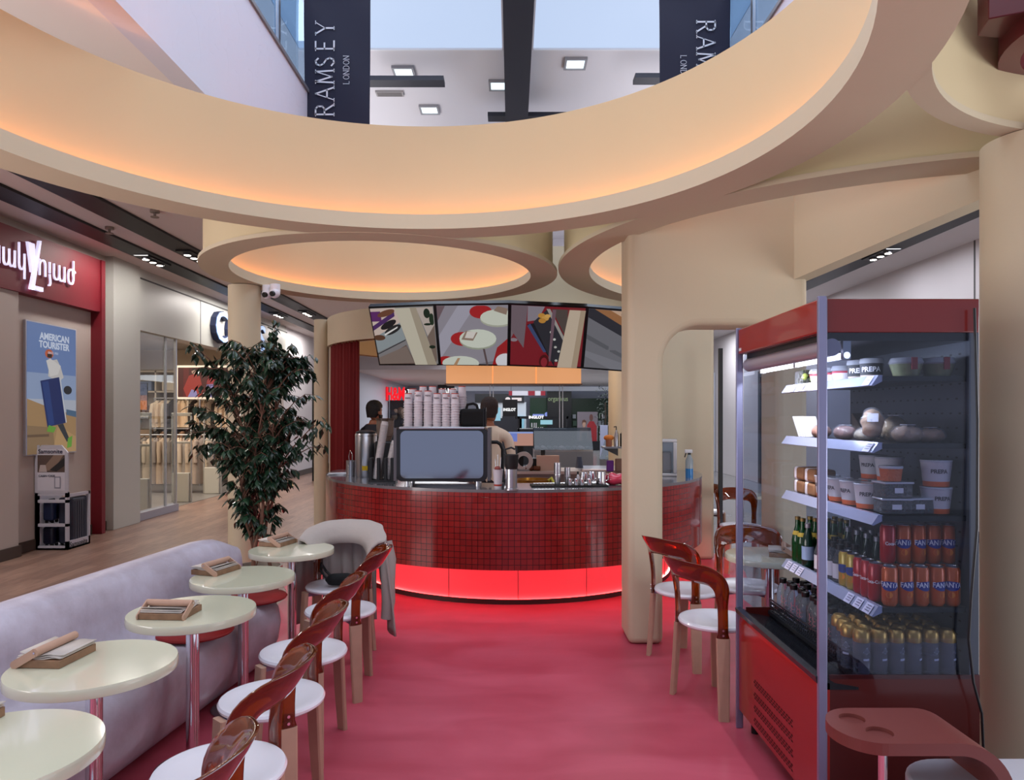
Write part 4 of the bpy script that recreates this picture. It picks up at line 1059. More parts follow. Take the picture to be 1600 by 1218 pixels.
# wooden menu holders: block, sheets, hinged roller
def make_holder(label, loc, rz, lift, group='wooden menu holders on the cream tables'):
    t = thing('menu_holder', label, 'menu holder', loc, rz, group)
    WD = mat('walnut_block', '#87654c', .5, var=.35, vscale=30)
    MB().box(-.085, .085, -.100, .100, 0, .028).build('block', WD, t, bevel=.002)
    # sheets, slightly curled
    m = MB(); n = 10
    for s_ in (0, 1, 2):
        vs = []; zo = .029 + s_ * .004
        for i in range(n + 1):
            u = -.082 + .164 * i / n
            for v in (-.092 + .004 * s_, .096):
                vs.append((u + .004 * s_, v, zo + .004 * math.sin(i * .9 + s_) + (.012 * (u / .1) ** 2 if s_ == 2 else 0) + .004))
        m.add(vs, [(2 * i, 2 * i + 2, 2 * i + 3, 2 * i + 1) for i in range(n)])
    o = m.build('sheets', flat('#c5bcb4'), t, 'curled paper sheets'); md = o.modifiers.new('thick', 'SOLIDIFY'); md.thickness = .0025
    hx, hz = -.012 + .008 * lift, .056
    for sy in (-1, 1):
        a = MB(); a.rod((-.078, sy * .1015, .012), (-.078, sy * .1065, .012), .015, 16).rod((hx, sy * .1015, hz), (hx, sy * .1065, hz), .015, 16)
        d = Vector((hx + .078, 0, hz - .012)); L = d.length; d.normalize(); pz = Vector((-d.z, 0, d.x)) * .014
        p0 = Vector((-.078, 0, .012)); p1 = Vector((hx, 0, hz)); ys = sorted((sy * .1005, sy * .1075))
        a.add([Vector((p.x, y, p.z)) for y in ys for p in (p0 - pz, p1 - pz, p1 + pz, p0 + pz)], [(0, 1, 2, 3), (7, 6, 5, 4), (0, 4, 5, 1), (1, 5, 6, 2), (2, 6, 7, 3), (3, 7, 4, 0)])
        a.build('hinge_arm', WOODL, t)
        MB().rod((hx, sy * .1075, hz), (hx, sy * .109, hz), .004, 10).build('rivet', CHROME, t)
    MB().rod((hx, -.1015, hz), (hx, .1015, hz), .015, 18).build('roller', WOODL, t)
    return t
def on_table(px, py): 
    Y = (EYE - .730) * F / (py - HOR); return ((px - 800) * Y / F, Y, .730)
p = on_table(88, 1029)
h0 = make_holder('wooden menu holder with its roller raised, on the second table', (p[0], p[1], .730), R(-4), 1.0)
x, y, _ = on_table(267, 960); make_holder('wooden menu holder seen side-on with its roller closed, on the middle table', (x, y, .730), R(86), .5)
x, y, _ = on_table(337, 893); make_holder('wooden menu holder with the roller across it, on the fourth table', (x, y, .730), R(164), 1.0)
x, y, _ = on_table(434, 850); make_holder('wooden menu holder on the furthest table by the tree', (x, y, .730), R(164), 1.0)
make_holder('wooden menu holder cut off by the left edge, on the nearest table', (-1.60, 2.04, .730), R(-4), .7)
make_holder('wooden menu holder on the table behind the fridge glass', (1.74, 4.60, .730), R(160), 1.0)
make_holder('wooden menu holder on the far table beyond the arch', (2.55, 8.15, .730), R(100), 1.0)

# plaster bench: profile swept along a slightly skewed line
prof = [(-1.82, 0), (-1.78, .03), (-1.71, .10), (-1.66, .20), (-1.64, .32), (-1.65, .41), (-1.68, .452), (-1.73, .462), (-1.80, .462), (-1.88, .470), (-1.925, .50),
        (-1.955, .58), (-1.97, .70), (-1.99, .80), (-2.03, .86), (-2.10, .885), (-2.18, .87), (-2.225, .81), (-2.235, .70), (-2.24, 0)]
rings = []
ys = [1.0 + i * .14 for i in range(26)]
for i, y in enumerate(ys + [4.60, 4.68, 4.74, 4.77]):
    e = 0 if y <= 4.5 else (y - 4.5) / .28
    s_ = math.sqrt(max(0.03, 1 - e * e))
    sk = .105 * (y - 3)
    wob = .022 * math.sin(y * 2 * PI / .72)
    ring = []
    for (x, z) in prof:
        xc = -1.98
        wv = wob * math.sin(min(1, z / .46) * PI) if x > -1.7 else 0
        ring.append((xc + (x - xc) * (s_ if e else 1) + sk + wv, y, (z if z < .47 else (.47 + (z - .47) * .90)) * (1 - .12 * e * e)))
    rings.append(ring)
bench = MB().loft(rings).build('bench', CONC, smooth=60)
tag(bench, 'long curved lavender plaster bench behind the left row of tables', 'bench')
jt = MB()
CUSH = mat('red_cushion', '#8f1c1c', .6, bump=.1)
for x, y, lab in ((-1.62, 4.52, 'round red seat cushion on the bench between the last two tables'), (-1.68, 3.80, 'round red seat cushion on the bench behind the middle table')):
    o = MB().lathe([(0, 0), (.17, 0), (.19, .008), (.195, .016), (.19, .024), (.17, .031), (0, .033)], 48).build('cushion', CUSH, loc=(x, y, .465))
    tag(o, lab, 'cushion', 'round red cushions on the bench')

# coat over the chair that faces the camera
def coat():
    t = thing('coat', 'light grey coat draped over the back of the chair by the furthest table', 'coat', (-1.19, 4.88, 0), R(-97))
    C = mat('grey_coat_cloth', '#a69d98', .85, bump=.25, bscale=25)
    # an arch of folded cloth following the backrest and hanging down outside it
    m = MB(); n = 44; vs = []; fs = []
    k = 17
    for i in range(n + 1):
        a = -1 + 2 * i / n                      # across the back
        th = PI + a * R(82)
        topz = .872 - .11 * abs(a) ** 3.0
        for j in range(k):
            v = j / (k - 1)
            hang = .10 + .42 * min(1, abs(a) * 1.15) ** 1.2 + .015 * math.sin(i * .7)
            if v < .25:
                ph = (1 - v / .25) * PI / 2; off = .045 - .13 * math.sin(ph); z = topz - .15 * (1 - math.cos(ph))
            else:
                q = (v - .25) / .75; off = .045 + (.006 + .022 * q) * math.sin(i * .85 + q * 2) + .05 * q; z = topz - hang * q * 1.25
            r = .265 + off
            x = r * math.cos(th) - .03
            vs.append((x, r * math.sin(th) * 1.02, z))
    for i in range(n):
        for j in range(k - 1): fs.append((i * k + j, (i + 1) * k + j, (i + 1) * k + j + 1, i * k + j + 1))
    o = m.add(vs, fs).build('body', C, t, smooth=60); md = o.modifiers.new('thick', 'SOLIDIFY'); md.thickness = .012
    # back panel hanging behind the chair
    vs = []; fs = []; nn = 24
    for i in range(nn + 1):
        a = -1 + 2 * i / nn
        for j in range(8):
            q = j / 7
            vs.append((-.33 - .025 * math.sin(i * 1.3) * (.3 + q) - .02 * q + .10 * abs(a) ** 2, a * .20, .84 - .66 * q))
    for i in range(nn):
        for j in range(7): fs.append((i * 8 + j, (i + 1) * 8 + j, (i + 1) * 8 + j + 1, i * 8 + j + 1))
    o = MB().add(vs, fs).build('back_panel', C, t, smooth=60); md = o.modifiers.new('thick', 'SOLIDIFY'); md.thickness = .01
    pts = [(-.18, .28, .74), (-.16, .31, .62), (-.15, .31, .48), (-.13, .32, .34), (-.12, .31, .22)]
    MB().tube(pts, [.05, .055, .05, .047, .04], 14).build('sleeve', C, t, smooth=60)
coat()
bg = thing('handbag', 'small black handbag with strap lying on the chair under the coat', 'bag', (-1.16, 4.84, .480), R(10))
m = MB(); rings = []
for i in range(9):
    u = i / 8 * 2 - 1; s_ = max(.05, (1 - abs(u) ** 4) ** .5)
    rings.append([(.10 * u, .055 * s_ * math.cos(a), .04 + .04 * s_ * math.sin(a)) for a in [2 * PI * k / 16 for k in range(16)]])
m.loft(rings).build('body', mat('black_fabric', '#08080a', .9), bg, smooth=60)
MB().tube([(-.09, 0, .05), (-.13, .02, .10), (-.13, .06, .14), (-.10, .09, .08), (-.05, .08, .03)], .009, 8).build('strap', BLACK, bg)
MB().tube([(.09, 0, .05), (.14, .0, .05), (.17, -.02, .01), (.18, -.04, -.03)], .013, 8).build('strap', BLACK, bg)

# red waterfall side table on the marble bench, right
W = thing('side_table', 'brick red waterfall side table with two cup holes, bottom right', 'table', (0, 0, 0))
RT = mat('brick_red_satin', '#6f3631', .42)
def waterfall():
    zt, th = .62, .038; ya, yb = 2.19, 2.46
    # flat top with round left end and two cup recesses, then curve down
    r = (yb - ya) / 2; cy = (ya + yb) / 2; xl = 1.03; xs = 1.37; rad = .17
    m = MB()
    flatp = [(xs, ya), (xs, yb)] + [(xl + r * .9 + r * .9 * math.cos(R(a)), cy + r * math.sin(R(a))) for a in range(90, 271, 9)]
    m.prism(flatp, zt - th, zt)
    top = m.build('tabletop', RT, W)
    rings = []
    for i in range(13):
        a = PI / 2 * i / 12
        o_, n_ = rad, rad - th
        c = (xs, zt - rad)
        rings.append([(c[0] + o_ * math.sin(a), ya, c[1] + o_ * math.cos(a)), (c[0] + o_ * math.sin(a), yb, c[1] + o_ * math.cos(a)),
                      (c[0] + n_ * math.sin(a), yb, c[1] + n_ * math.cos(a)), (c[0] + n_ * math.sin(a), ya, c[1] + n_ * math.cos(a))])
    rings.append([(xs + rad, ya, .452), (xs + rad, yb, .452), (xs + rad - th, yb, .452), (xs + rad - th, ya, .452)])
    MB().loft(rings).build('waterfall_leg', RT, W)
    # recesses: cut with boolean cylinders
    for (x, y) in ((1.126, 2.375), (1.165, 2.272)):
        cut = MB().cyl(x, y, zt - .012, zt + .02, .041, 40).build('cutter', RT)
        b = top.modifiers.new('cut', 'BOOLEAN'); b.object = cut; b.operation = 'DIFFERENCE'; b.solver = 'EXACT'
    bpy.context.view_layer.update()
    dg = bpy.context.evaluated_depsgraph_get()
    me = bpy.data.meshes.new_from_object(top.evaluated_get(dg))
    top.modifiers.clear(); top.data = me
    me.polygons.foreach_set('use_smooth', [False] * len(me.polygons))
    for o in [o for o in bpy.data.objects if o.name.startswith('cutter')]: bpy.data.objects.remove(o)
waterfall()
MB().rod((1.205, 2.33, 0), (1.205, 2.33, .583), .014, 20).build('pole', CHROME, W)
MB().cyl(1.205, 2.33, 0, .008, .045, 28).build('base', CHROME, W)
mb_ = [(1.45 + .17 * math.cos(R(a)), 2.29 + .17 * math.sin(R(a))) for a in range(90, 181, 10)] + [(1.28, 1.7), (2.7, 1.7), (2.7, 2.46)]
o = MB().prism(mb_, 0, .45).build('marble_bench', mat('grey_white_marble', '#c2c0c8', .3, var=.12, vscale=5), bevel=.012, seg=3)
tag(o, 'rounded grey-white marble bench at the bottom right corner', 'bench')

# ================================================================ POTTED TREE
def tree():
    bx, by = -2.18, 6.15
    t = thing('potted_tree', 'tall leafy weeping fig in a pot between bench and counter', 'tree', (bx, by, 0))
    MB().lathe([(0, 0), (.15, 0), (.2, .3), (.205, .34), (.185, .34), (.18, .3), (0, .3)], 36).build('pot', flat('#8f8478', .5), t)
    BARK = mat('pale_brown_bark', '#6b4b3c', .8, bump=.4, bscale=30)
    rnd = random.Random(11)
    trunks = []
    for k, (dx, dy, sx, sy) in enumerate(((-.06, 0, -.10, .02), (.07, .02, .10, 0), (0.02, -.05, .03, -.08))):
        pts = []
        for i in range(12):
            z = .28 + i * .15
            pts.append(Vector((dx + sx * i / 11 * 1.2 + .035 * math.sin(i * 1.1 + k * 2), dy + sy * i / 11 + .03 * math.cos(i * .9 + k), z)))
        trunks.append(pts)
        MB().tube(pts, [.017 - .0010 * i for i in range(12)], 8).build('trunk', BARK, t)
    tw = MB(); lv = MB(); br_pts = []
    def leaf(p, d, up, L, Wd):
        d = d.normalized(); s_ = d.cross(up)
        if s_.length < .01: s_ = Vector((1, 0, 0))
        s_.normalize(); n_ = s_.cross(d)
        a = p; b1 = p + d * L * .35 + s_ * Wd * .5 - n_ * Wd * .12; b2 = p + d * L * .35 - s_ * Wd * .5 - n_ * Wd * .12
        c1 = p + d * L * .7 + s_ * Wd * .30 - n_ * Wd * .22; c2 = p + d * L * .7 - s_ * Wd * .30 - n_ * Wd * .22
        m1 = p + d * L * .35; m2 = p + d * L * .68 - n_ * .04 * L; e = p + d * L - n_ * L * .18
        lv.mat(rnd.choice((0, 0, 0, 1, 1, 2)))
        lv.add([a, b1, m1, b2, c1, m2, c2, e], [(0, 1, 2), (0, 2, 3), (1, 4, 5, 2), (3, 2, 5, 6), (4, 7, 5), (6, 5, 7)])
    # silhouette: half width of the crown by height
    def hw(z):
        P = [(.55, .16), (.75, .24), (.95, .33), (1.2, .42), (1.45, .50), (1.65, .56), (1.85, .55), (2.05, .50), (2.2, .38), (2.3, .18)]
        for (a, b), (c, d_) in zip(P, P[1:]):
            if a <= z <= c: return b + (d_ - b) * (z - a) / (c - a)
        return .1
    def cxo(z): return -.02 + .05 * math.sin(z * 3.1)
    for n_ in range(190):
        z = .62 + (rnd.random() ** .8) * 1.62
        w = hw(z); a = rnd.random() * 2 * PI
        rr = (rnd.random() ** .45) * w
        tip = Vector((cxo(z) + rr * math.cos(a), .75 * rr * math.sin(a), z))
        src = trunks[rnd.randrange(3)]
        q = min(src, key=lambda p_: abs(p_.z - (z - .25 - .2 * rr)))
        mid = (q + tip) / 2 + Vector((0, 0, .08 + .08 * rnd.random()))
        pts = [q, (q + mid) / 2 + Vector((0, 0, .02)), mid, (mid + tip) / 2 + Vector((0, 0, .035)), tip]
        tw.tube(pts, [.006, .005, .004, .003, .0015], 5)
        # leaves along the outer part
        for s_ in range(16):
            u = .35 + .65 * s_ / 15
            k = u * 4; i = min(3, int(k)); f = k - i
            p = pts[i] * (1 - f) + pts[i + 1] * f
            side = (tip - q); side.z = 0
            if side.length < .01: side = Vector((1, 0, 0))
            side.normalize()
            az = rnd.uniform(-1.9, 1.9)
            d = Vector((side.x * math.cos(az) - side.y * math.sin(az), side.x * math.sin(az) + side.y * math.cos(az), -.35 - .9 * rnd.random()))
            L = rnd.uniform(.075, .110)
            leaf(p, d, Z_, L, L * rnd.uniform(.42, .52))
    # the long right-hand branch and the bare top sprig
    for src, tip, n in ((Vector((.15, 0, 1.15)), Vector((.62, -.1, 1.60)), 46), (Vector((.15, 0, 1.15)), Vector((.55, .1, 1.35)), 30), (Vector((.1, 0, 1.9)), Vector((.17, -.05, 2.42)), 34), (Vector((-.25, 0, 1.9)), Vector((-.60, 0, 2.22)), 34), (Vector((.2, 0, 1.8)), Vector((.45, 0, 2.15)), 34),
                        (Vector((-.2, 0, 1.4)), Vector((-.60, 0, 1.55)), 30), (Vector((-.25, 0, 1.3)), Vector((-.56, .05, 1.3)), 26)):
        pts = [src, src.lerp(tip, .35) + Vector((0, 0, .05)), src.lerp(tip, .7) + Vector((0, 0, .06)), tip]
        tw.tube(pts, [.007, .006, .004, .002], 5)
        for s_ in range(n):
            u = .2 + .8 * s_ / n; k = u * 3; i = min(2, int(k)); f = k - i
            p = pts[i].lerp(pts[i + 1], f) + Vector((rnd.uniform(-.05, .05), rnd.uniform(-.07, .07), rnd.uniform(-.06, .05)))
            d = Vector((rnd.uniform(-1, 1), rnd.uniform(-.7, .7), -.3 - .7 * rnd.random())); L = rnd.uniform(.07, .10)
            leaf(p, d, Z_, L, L * .48)
    tw.build('twigs', BARK, t)
    lv.build('foliage', [mat('dark_green_leaf', '#1a3322', .32, coat=.25), mat('deep_green_leaf', '#12281a', .35, coat=.25), mat('mid_green_leaf', '#284630', .35, coat=.2)], t, smooth=0, normals=False)
tree()
# ================================================================ OPEN-FRONT FRIDGE
FX0, FX1, FY0, FY1, FZ = 1.185, 1.79, 2.74, 3.73, 2.07
fr = thing('drinks_fridge', 'tall open-front red display fridge with lit glass sides', 'fridge', (FX0, FY0, 0))
def fb(*b): return MB().box(b[0] - FX0, b[1] - FX0, b[2] - FY0, b[3] - FY0, b[4], b[5])
REDD = mat('dark_red_side', '#45100d', .3, coat=.4)
REDF2 = mat('bright_red_front', '#8f1c13', .28, coat=.5)
DK = mat('fridge_black', '#101218', .35)
fb(FX0 + .03, FX1, FY0 + .005, FY1 - .005, .07, .572).build('base_cabinet', REDD, fr, bevel=.004)
for y in (FY0 + .003, FY1 - .011): fb(FX0 + .03, FX1, y, y + .008, .07, .63).build('side_panel', REDD, fr, smooth=0)
# front panel slightly proud, rounded top
fp = MB().prism([(-.005, .10), (-.005, .555), (.004, .59), (.02, .60), (.03, .60), (.03, .10)], 0.0, FY1 - FY0, 'y'); fp.build('front_panel', REDF2, fr)
# vents
v = MB()
for r_ in range(4):
    z0 = .125 + r_ * .062
    for q in range(3):
        for k in range(17):
            y = .27 + k * .0285 + (q % 2) * .012
            v.add([(-.0062, y, z0 + q * .012), (-.0062, y + .017, z0 + q * .012 + .0), (-.0062, y + .02, z0 + q * .012 + .007), (-.0062, y + .003, z0 + q * .012 + .007)], [(0, 1, 2, 3)])
v.build('vent_slots', mat('vent_black', '#1a0806', .6), fr, smooth=0, normals=False)
MB().prism([(-.02, .60), (-.025, .625), (.0, .632), (.05, .60), (.14, .585), (.14, .575), (.02, .575)], 0, FY1 - FY0, 'y').build('black_bumper', mat('black_bumper', '#14161c', .25, coat=.3), fr)
g = MB()
for k in range(46):
    y = .03 + k * .0205
    for q in range(4):
        g.box(.148, .152, y, y + .012, .59 + q * .021, .603 + q * .021)
g.box(.147, .153, .02, FY1 - FY0 - .02, .672, .680).box(.147, .153, .02, FY1 - FY0 - .02, .58, .588)
g.build('mesh_guard', mat('dark_steel_mesh', '#33353c', .35, .5), fr, smooth=0)
fb(FX0 + .14, FX1 - .03, FY0 + .02, FY1 - .02, .600, .618).build('deck', DK, fr, smooth=0)
# back wall with slots
fb(FX1 - .035, FX1, FY0 + .01, FY1 - .01, .615, FZ - .02).build('back_wall', mat('dark_grey_metal', '#50545e', .35, .6), fr, smooth=0)
sl = MB(); xq = FX1 - .036 - FX0
for zi in range(22):
    for k in range(16):
        y = .06 + k * .058 + (zi % 2) * .02; z = .70 + zi * .058
        if z < 1.93: sl.add([(xq, y, z), (xq, y + .016, z), (xq, y + .016, z + .007), (xq, y, z + .007)], [(0, 1, 2, 3)])
sl.build('back_slots', flat('#08080a'), fr, smooth=0, normals=False)
fb(FX0 + .02, FX1, FY0 + .005, FY1 - .005, FZ - .13, FZ).build('header', REDG, fr, bevel=.004)
fb(FX0 - .01, FX0 + .02, FY0 + .01, FY1 - .01, FZ - .13, FZ).build('header_front', REDF2, fr, bevel=.006)
MB().box(-.0128, -.011, .93, .965, FZ - .115, FZ - .10).build('maker_plate', flat('#c9c9cc'), fr, smooth=0)
fb(FX0 + .03, FX1 - .03, FY0 + .02, FY1 - .02, FZ - .16, FZ - .13).build('lamp_tray', DK, fr, smooth=0)
MB().rod((.045, .015, FZ - .185), (.045, FY1 - FY0 - .015, FZ - .185), .034, 24).build('roller_blind', mat('silver_blind', '#b0aab6', .3, .5), fr)
MB().rod((.105, .02, FZ - .215), (.105, .50, FZ - .215), .013, 14).rod((.105, .53, FZ - .215), (.105, .93, FZ - .215), .013, 14).build('light_tube', mat('fridge_tube', '#ffffff', .5, emit=6, ecol='#eef3ff'), fr)
for y in (.03, .5, .95): MB().box(.09, .12, y - .01, y + .01, FZ - .23, FZ - .16).build('tube_clip', STEEL, fr, smooth=0)
area('fridge_lamp', (FX0 + .10, (FY0 + FY1) / 2, FZ - .23), (0, R(-25), 0), .03, .9, 17, (.86, .9, 1))
for y in (FY0 - .012, FY1 - .006):
    MB().box(-.018, .014, y - FY0, y - FY0 + .018, 0, FZ + .008).box(-.018 + .02, .018, y - FY0 + .004, y - FY0 + .014, 0, FZ).build('corner_post', ALU, fr, bevel=.003)
SG = glass('fridge_side_glass', '#dfe4ee', 0, .0)
for y in (FY0 + .002, FY1 - .008): fb(FX0 + .02, FX1 - .035, y, y + .006, .615, FZ - .13).build('side_glass', SG, fr, smooth=0)
for x in (FX0 + .06, FX1 - .06):
    for y in (FY0 + .06, FY1 - .06): MB().cyl(x - FX0, y - FY0, 0, .075, .02).build('foot', BLACK, fr)
MB().tube([(.57, -.02, 2.03), (.575, -.03, 1.6), (.57, -.035, 1.2), (.545, -.04, .95), (.535, -.04, .78), (.55, -.045, .62), (.585, -.04, .50), (.60, -.03, .3)], .005, 8).build('power_cable', BLACK, fr)
RAIL = mat('price_rail', '#a8acc8', .2, .3, coat=.3); TAGM = mat('price_tag_paper', '#cfcbe0', .5)
INK = flat('#4a4a66')
SHELVES = [(1.775, 1.42), (1.515, 1.42), (1.235, 1.42), (.882, 1.42)]
for k, (z, xf) in enumerate(SHELVES):
    s_ = fb(xf + .01, FX1 - .035, FY0 + .03, FY1 - .03, z - .02, z).build('shelf', DK, fr, smooth=0)
    MB().prism([(xf - FX0 - .03, z - .035), (xf - FX0 - .004, z + .004), (xf - FX0 + .012, z + .004), (xf - FX0 + .012, z - .02), (xf - FX0 - .024, z - .038)], .03, FY1 - FY0 - .03, 'y').build('price_rail', RAIL, s_, smooth=0)
    tgs = MB(); pos = [[.05, .62, .7, .8], [.05], [], [.05, .13, .21, .72, .79, .86]][k]
    inks = MB()
    for y in pos:
        a = Vector((xf - FX0 - .0335, y, z - .033)); b = Vector((xf - FX0 - .0095, y, z + .003))
        tgs.add([a, a + Y_ * .055, b + Y_ * .055, b], [(0, 1, 2, 3)])
        for q in (.25, .5, .75):
            c = a.lerp(b, q) + Vector((-.001, .006, .0008)); inks.add([c, c + Y_ * .035, c + Y_ * .035 + Vector((.0015, 0, .0022)), c + Vector((.0015, 0, .0022))], [(0, 1, 2, 3)])
    if pos:
        q = tgs.build('price_tags', TAGM, s_, smooth=0, normals=False); q2 = inks.build('price_print', INK, q, smooth=0, normals=False)
        q2.parent = s_

# ---- stock
rnd = random.Random(5)
def proto(name, label, cat, group, parts):
    t = thing(name, label, cat, (0, 0, -50), 0, group)
    for pn, mb, m, sub in parts:
        o = mb.build(pn, m, t)
        for sn, smb, sm_ in sub: 
            q = smb if not isinstance(smb, MB) else smb.build(sn, sm_, o)
            q.parent = o
    return t
used = {}
def place(pr, loc, rz, label):
    if pr.name not in used:
        used[pr.name] = 1; pr.location = loc; pr.rotation_euler = (0, 0, rz); pr['label'] = label
        return pr
    return dup(pr, loc, rz, label)
CLEARP = mat('clear_bottle', '#dfe3ee', .05, trans=.92, ior=1.2)
GOLD = mat('gold_cap', '#b08a4a', .3, .7)
# gold-topped water bottles
gb = thing('water_bottle', '', 'bottle', group='gold-capped water bottles on the fridge deck')
MB().lathe([(0, .002), (.028, .002), (.031, .008), (.031, .125), (.029, .14)], 20).build('bottle', mat('clear_bottle_water', '#b4b8cc', .06, trans=.8, ior=1.25), gb)
MB().lathe([(.0315, .128), (.032, .135), (.031, .160), (.024, .172), (.021, .175), (0, .175)], 20).build('cap', GOLD, gb, 'gold cap')
lb = MB(); 
lb.add([(.0316 * math.cos(a), .0316 * math.sin(a), z) for z in (.060, .068) for a in [R(-115 + 9 * k) for k in range(6)]], [(i, i + 1, i + 7, i + 6) for i in range(5)])
lb.add([(.0317 * math.cos(R(-90 + da)), .0317 * math.sin(R(-90 + da)), z) for da, z in ((-28, .092), (0, .112), (28, .092), (0, .085))], [(0, 1, 2, 3)])
lb.build('label', flat('#b9bbd0'), gb)
rows = [(2.79, 7, 1.36), (2.86, 7, 1.345), (2.93, 7, 1.36), (3.00, 6, 1.37)]
rn = ['front', 'second', 'third', 'fourth']
for ri, (y, n, x0) in enumerate(rows):
    for k in range(n):
        x = x0 + k * .0665
        if x > 1.72: continue
        place(gb, (x, y, .618), R(rnd.uniform(-50, 50)), 'gold-capped water bottle in the %s row on the fridge deck, %s' % (rn[ri], ['leftmost', 'second from left', 'third from left', 'middle', 'third from right', 'second from right', 'rightmost'][k]))
# black-capped bottles
bb = thing('juice_bottle', '', 'bottle', group='black-capped clear bottles on the fridge deck')
MB().lathe([(0, .002), (.027, .002), (.030, .008), (.030, .11), (.026, .135), (.016, .152), (.015, .165)], 20).build('bottle', CLEARP, bb)
MB().lathe([(.0175, .160), (.018, .163), (.018, .182), (.016, .184), (0, .184)], 18).build('cap', mat('black_cap', '#0c0c0e', .35), bb)
sq = MB()
for i in range(26):   # looping pink script print running up the bottle, not legible
    u0, u1 = i * .42, (i + 1) * .42
    q = []
    for u in (u0, u1):
        a_ = -2.4 + .22 * math.sin(u * 2.3) + .08 * math.sin(u * 5.1); z_ = .028 + u * .0066 + .004 * math.cos(u * 2.3)
        q.append((a_, z_))
    (a0, za), (a1, zb) = q; rr = .0306
    sq.add([(rr * math.cos(a0 - .05), rr * math.sin(a0 - .05), za), (rr * math.cos(a0 + .05), rr * math.sin(a0 + .05), za + .001), (rr * math.cos(a1 + .05), rr * math.sin(a1 + .05), zb + .001), (rr * math.cos(a1 - .05), rr * math.sin(a1 - .05), zb)], [(0, 1, 2, 3)])
sq.build('script_print', flat('#b86a78'), bb, smooth=0, normals=False)
for ri in range(9):
    for k in range(6):
        y = 3.07 + ri * .070; x = 1.372 + k * .0665 + (.01 if ri % 2 else 0)
        if y > 3.68 or x > 1.73: continue
        place(bb, (x, y, .618), R(rnd.uniform(-25, 25)), 'clear bottle with black cap, row %s from the gold caps, %s across the deck' % (['one', 'two', 'three', 'four', 'five', 'six', 'seven', 'eight', 'nine'][ri], ['front', 'second', 'third', 'fourth', 'fifth', 'back'][k]))
# cans
def can(color, name, word, wcol, wsize, blot, grp, sub=None):
    t = thing(name, '', 'can', group=grp)
    MB().lathe([(0, .004), (.022, .0), (.024, .003), (.029, .012), (.029, .138), (.0235, .150)], 24).build('body', mat('can_' + color.strip('#'), color, .3, .25, coat=.3), t)
    MB().lathe([(.0235, .149), (.0242, .153), (.0225, .154), (.0215, .149), (0, .149)], 24).build('lid', mat('can_lid', '#8f9096', .3, .9), t)
    if blot:
        b = MB(); r = .02925
        b.add([(r * math.cos(-PI / 2 + u / r), r * math.sin(-PI / 2 + u / r), .084 + w_) for u, w_ in [(.034 * math.cos(a), .021 * math.sin(a) - .004 + .004 * math.cos(2 * a)) for a in [2 * PI * k / 24 for k in range(24)]]], [])
        n = 12
        b = MB(); vs = []
        for i in range(n + 1):
            u = -.036 + .072 * i / n; hh = .018 * math.sqrt(max(0, 1 - (u / .037) ** 2))
            for w_ in (.083 - hh * 1.25, .083 + hh * .8): vs.append((r * math.cos(-PI / 2 + u / r), r * math.sin(-PI / 2 + u / r), w_))
        b.add(vs, [(2 * i, 2 * i + 2, 2 * i + 3, 2 * i + 1) for i in range(n)])
        b.build('emblem', flat(blot), t, normals=False)
        b2 = MB(); r2 = .0292
        b2.add([(r2 * math.cos(-PI / 2 + u / r2), r2 * math.sin(-PI / 2 + u / r2), z) for u, z in [(.012 * math.cos(a), .045 + .012 * math.sin(a)) for a in [2 * PI * k / 14 for k in range(14)]]], [tuple(range(14))])
        b2.build('fruit_print', flat('#e8862a'), t, normals=False)
    text_cyl('lettering', word, wsize, flat(wcol), t, .0296, .074, -PI / 2, bold=.0006, sx=.85)
    return t
fanta = can('#c9581c', 'soda_can', 'FANTA', '#eceaf2', .028, '#25328c', 'orange soda cans in the fridge')
cola = can('#a8141e', 'cola_can', 'Coca-Cola', '#e6dfe4', .018, None, 'red cola cans in the fridge')
tea = can('#b59a3a', 'tonic_can', 'Santal', '#3a3a70', .018, '#2c3f86', 'yellow drink cans in the fridge')
cz = .883
names7 = ['far left', 'second', 'third', 'fourth', 'fifth', 'sixth', 'far right']
for k in range(5):
    place(fanta, (1.475 + k * .061, 2.80, cz), R(rnd.uniform(-35, 25)), 'orange soda can in the front lower row, %s from the left' % ['first', 'second', 'third', 'fourth', 'last'][k])
for k in range(5):
    place(fanta, (1.50 + k * .060, 2.862, cz), R(rnd.uniform(-35, 25)), 'orange soda can in the second lower row, %s from the left' % ['first', 'second', 'third', 'fourth', 'last'][k])
for k in range(4):
    place(fanta, (1.560 + k * .060, 2.862, cz + .1535), R(rnd.uniform(-35, 25)), 'orange soda can stacked in the upper row, %s from the left' % ['first', 'second', 'third', 'last'][k])
place(cola, (1.500, 2.862, cz + .1535), R(20), 'red cola can stacked on top, left of the orange cans')
for k in range(3): place(cola, (1.455 + .0 * k, 2.868 + k * .062 , cz), R(-40), 'red cola can at the front edge of the shelf, %s from the near end' % ['first', 'second', 'third'][k])
place(tea, (1.455, 3.056, cz), R(-40), 'yellow drink can beside the red cola cans')
place(tea, (1.452, 3.118, cz), R(-55), 'yellow drink can next to the white-labelled bottles')
place(tea, (1.515, 2.925, cz + .0), R(-20), 'yellow drink can behind the front red cola cans')
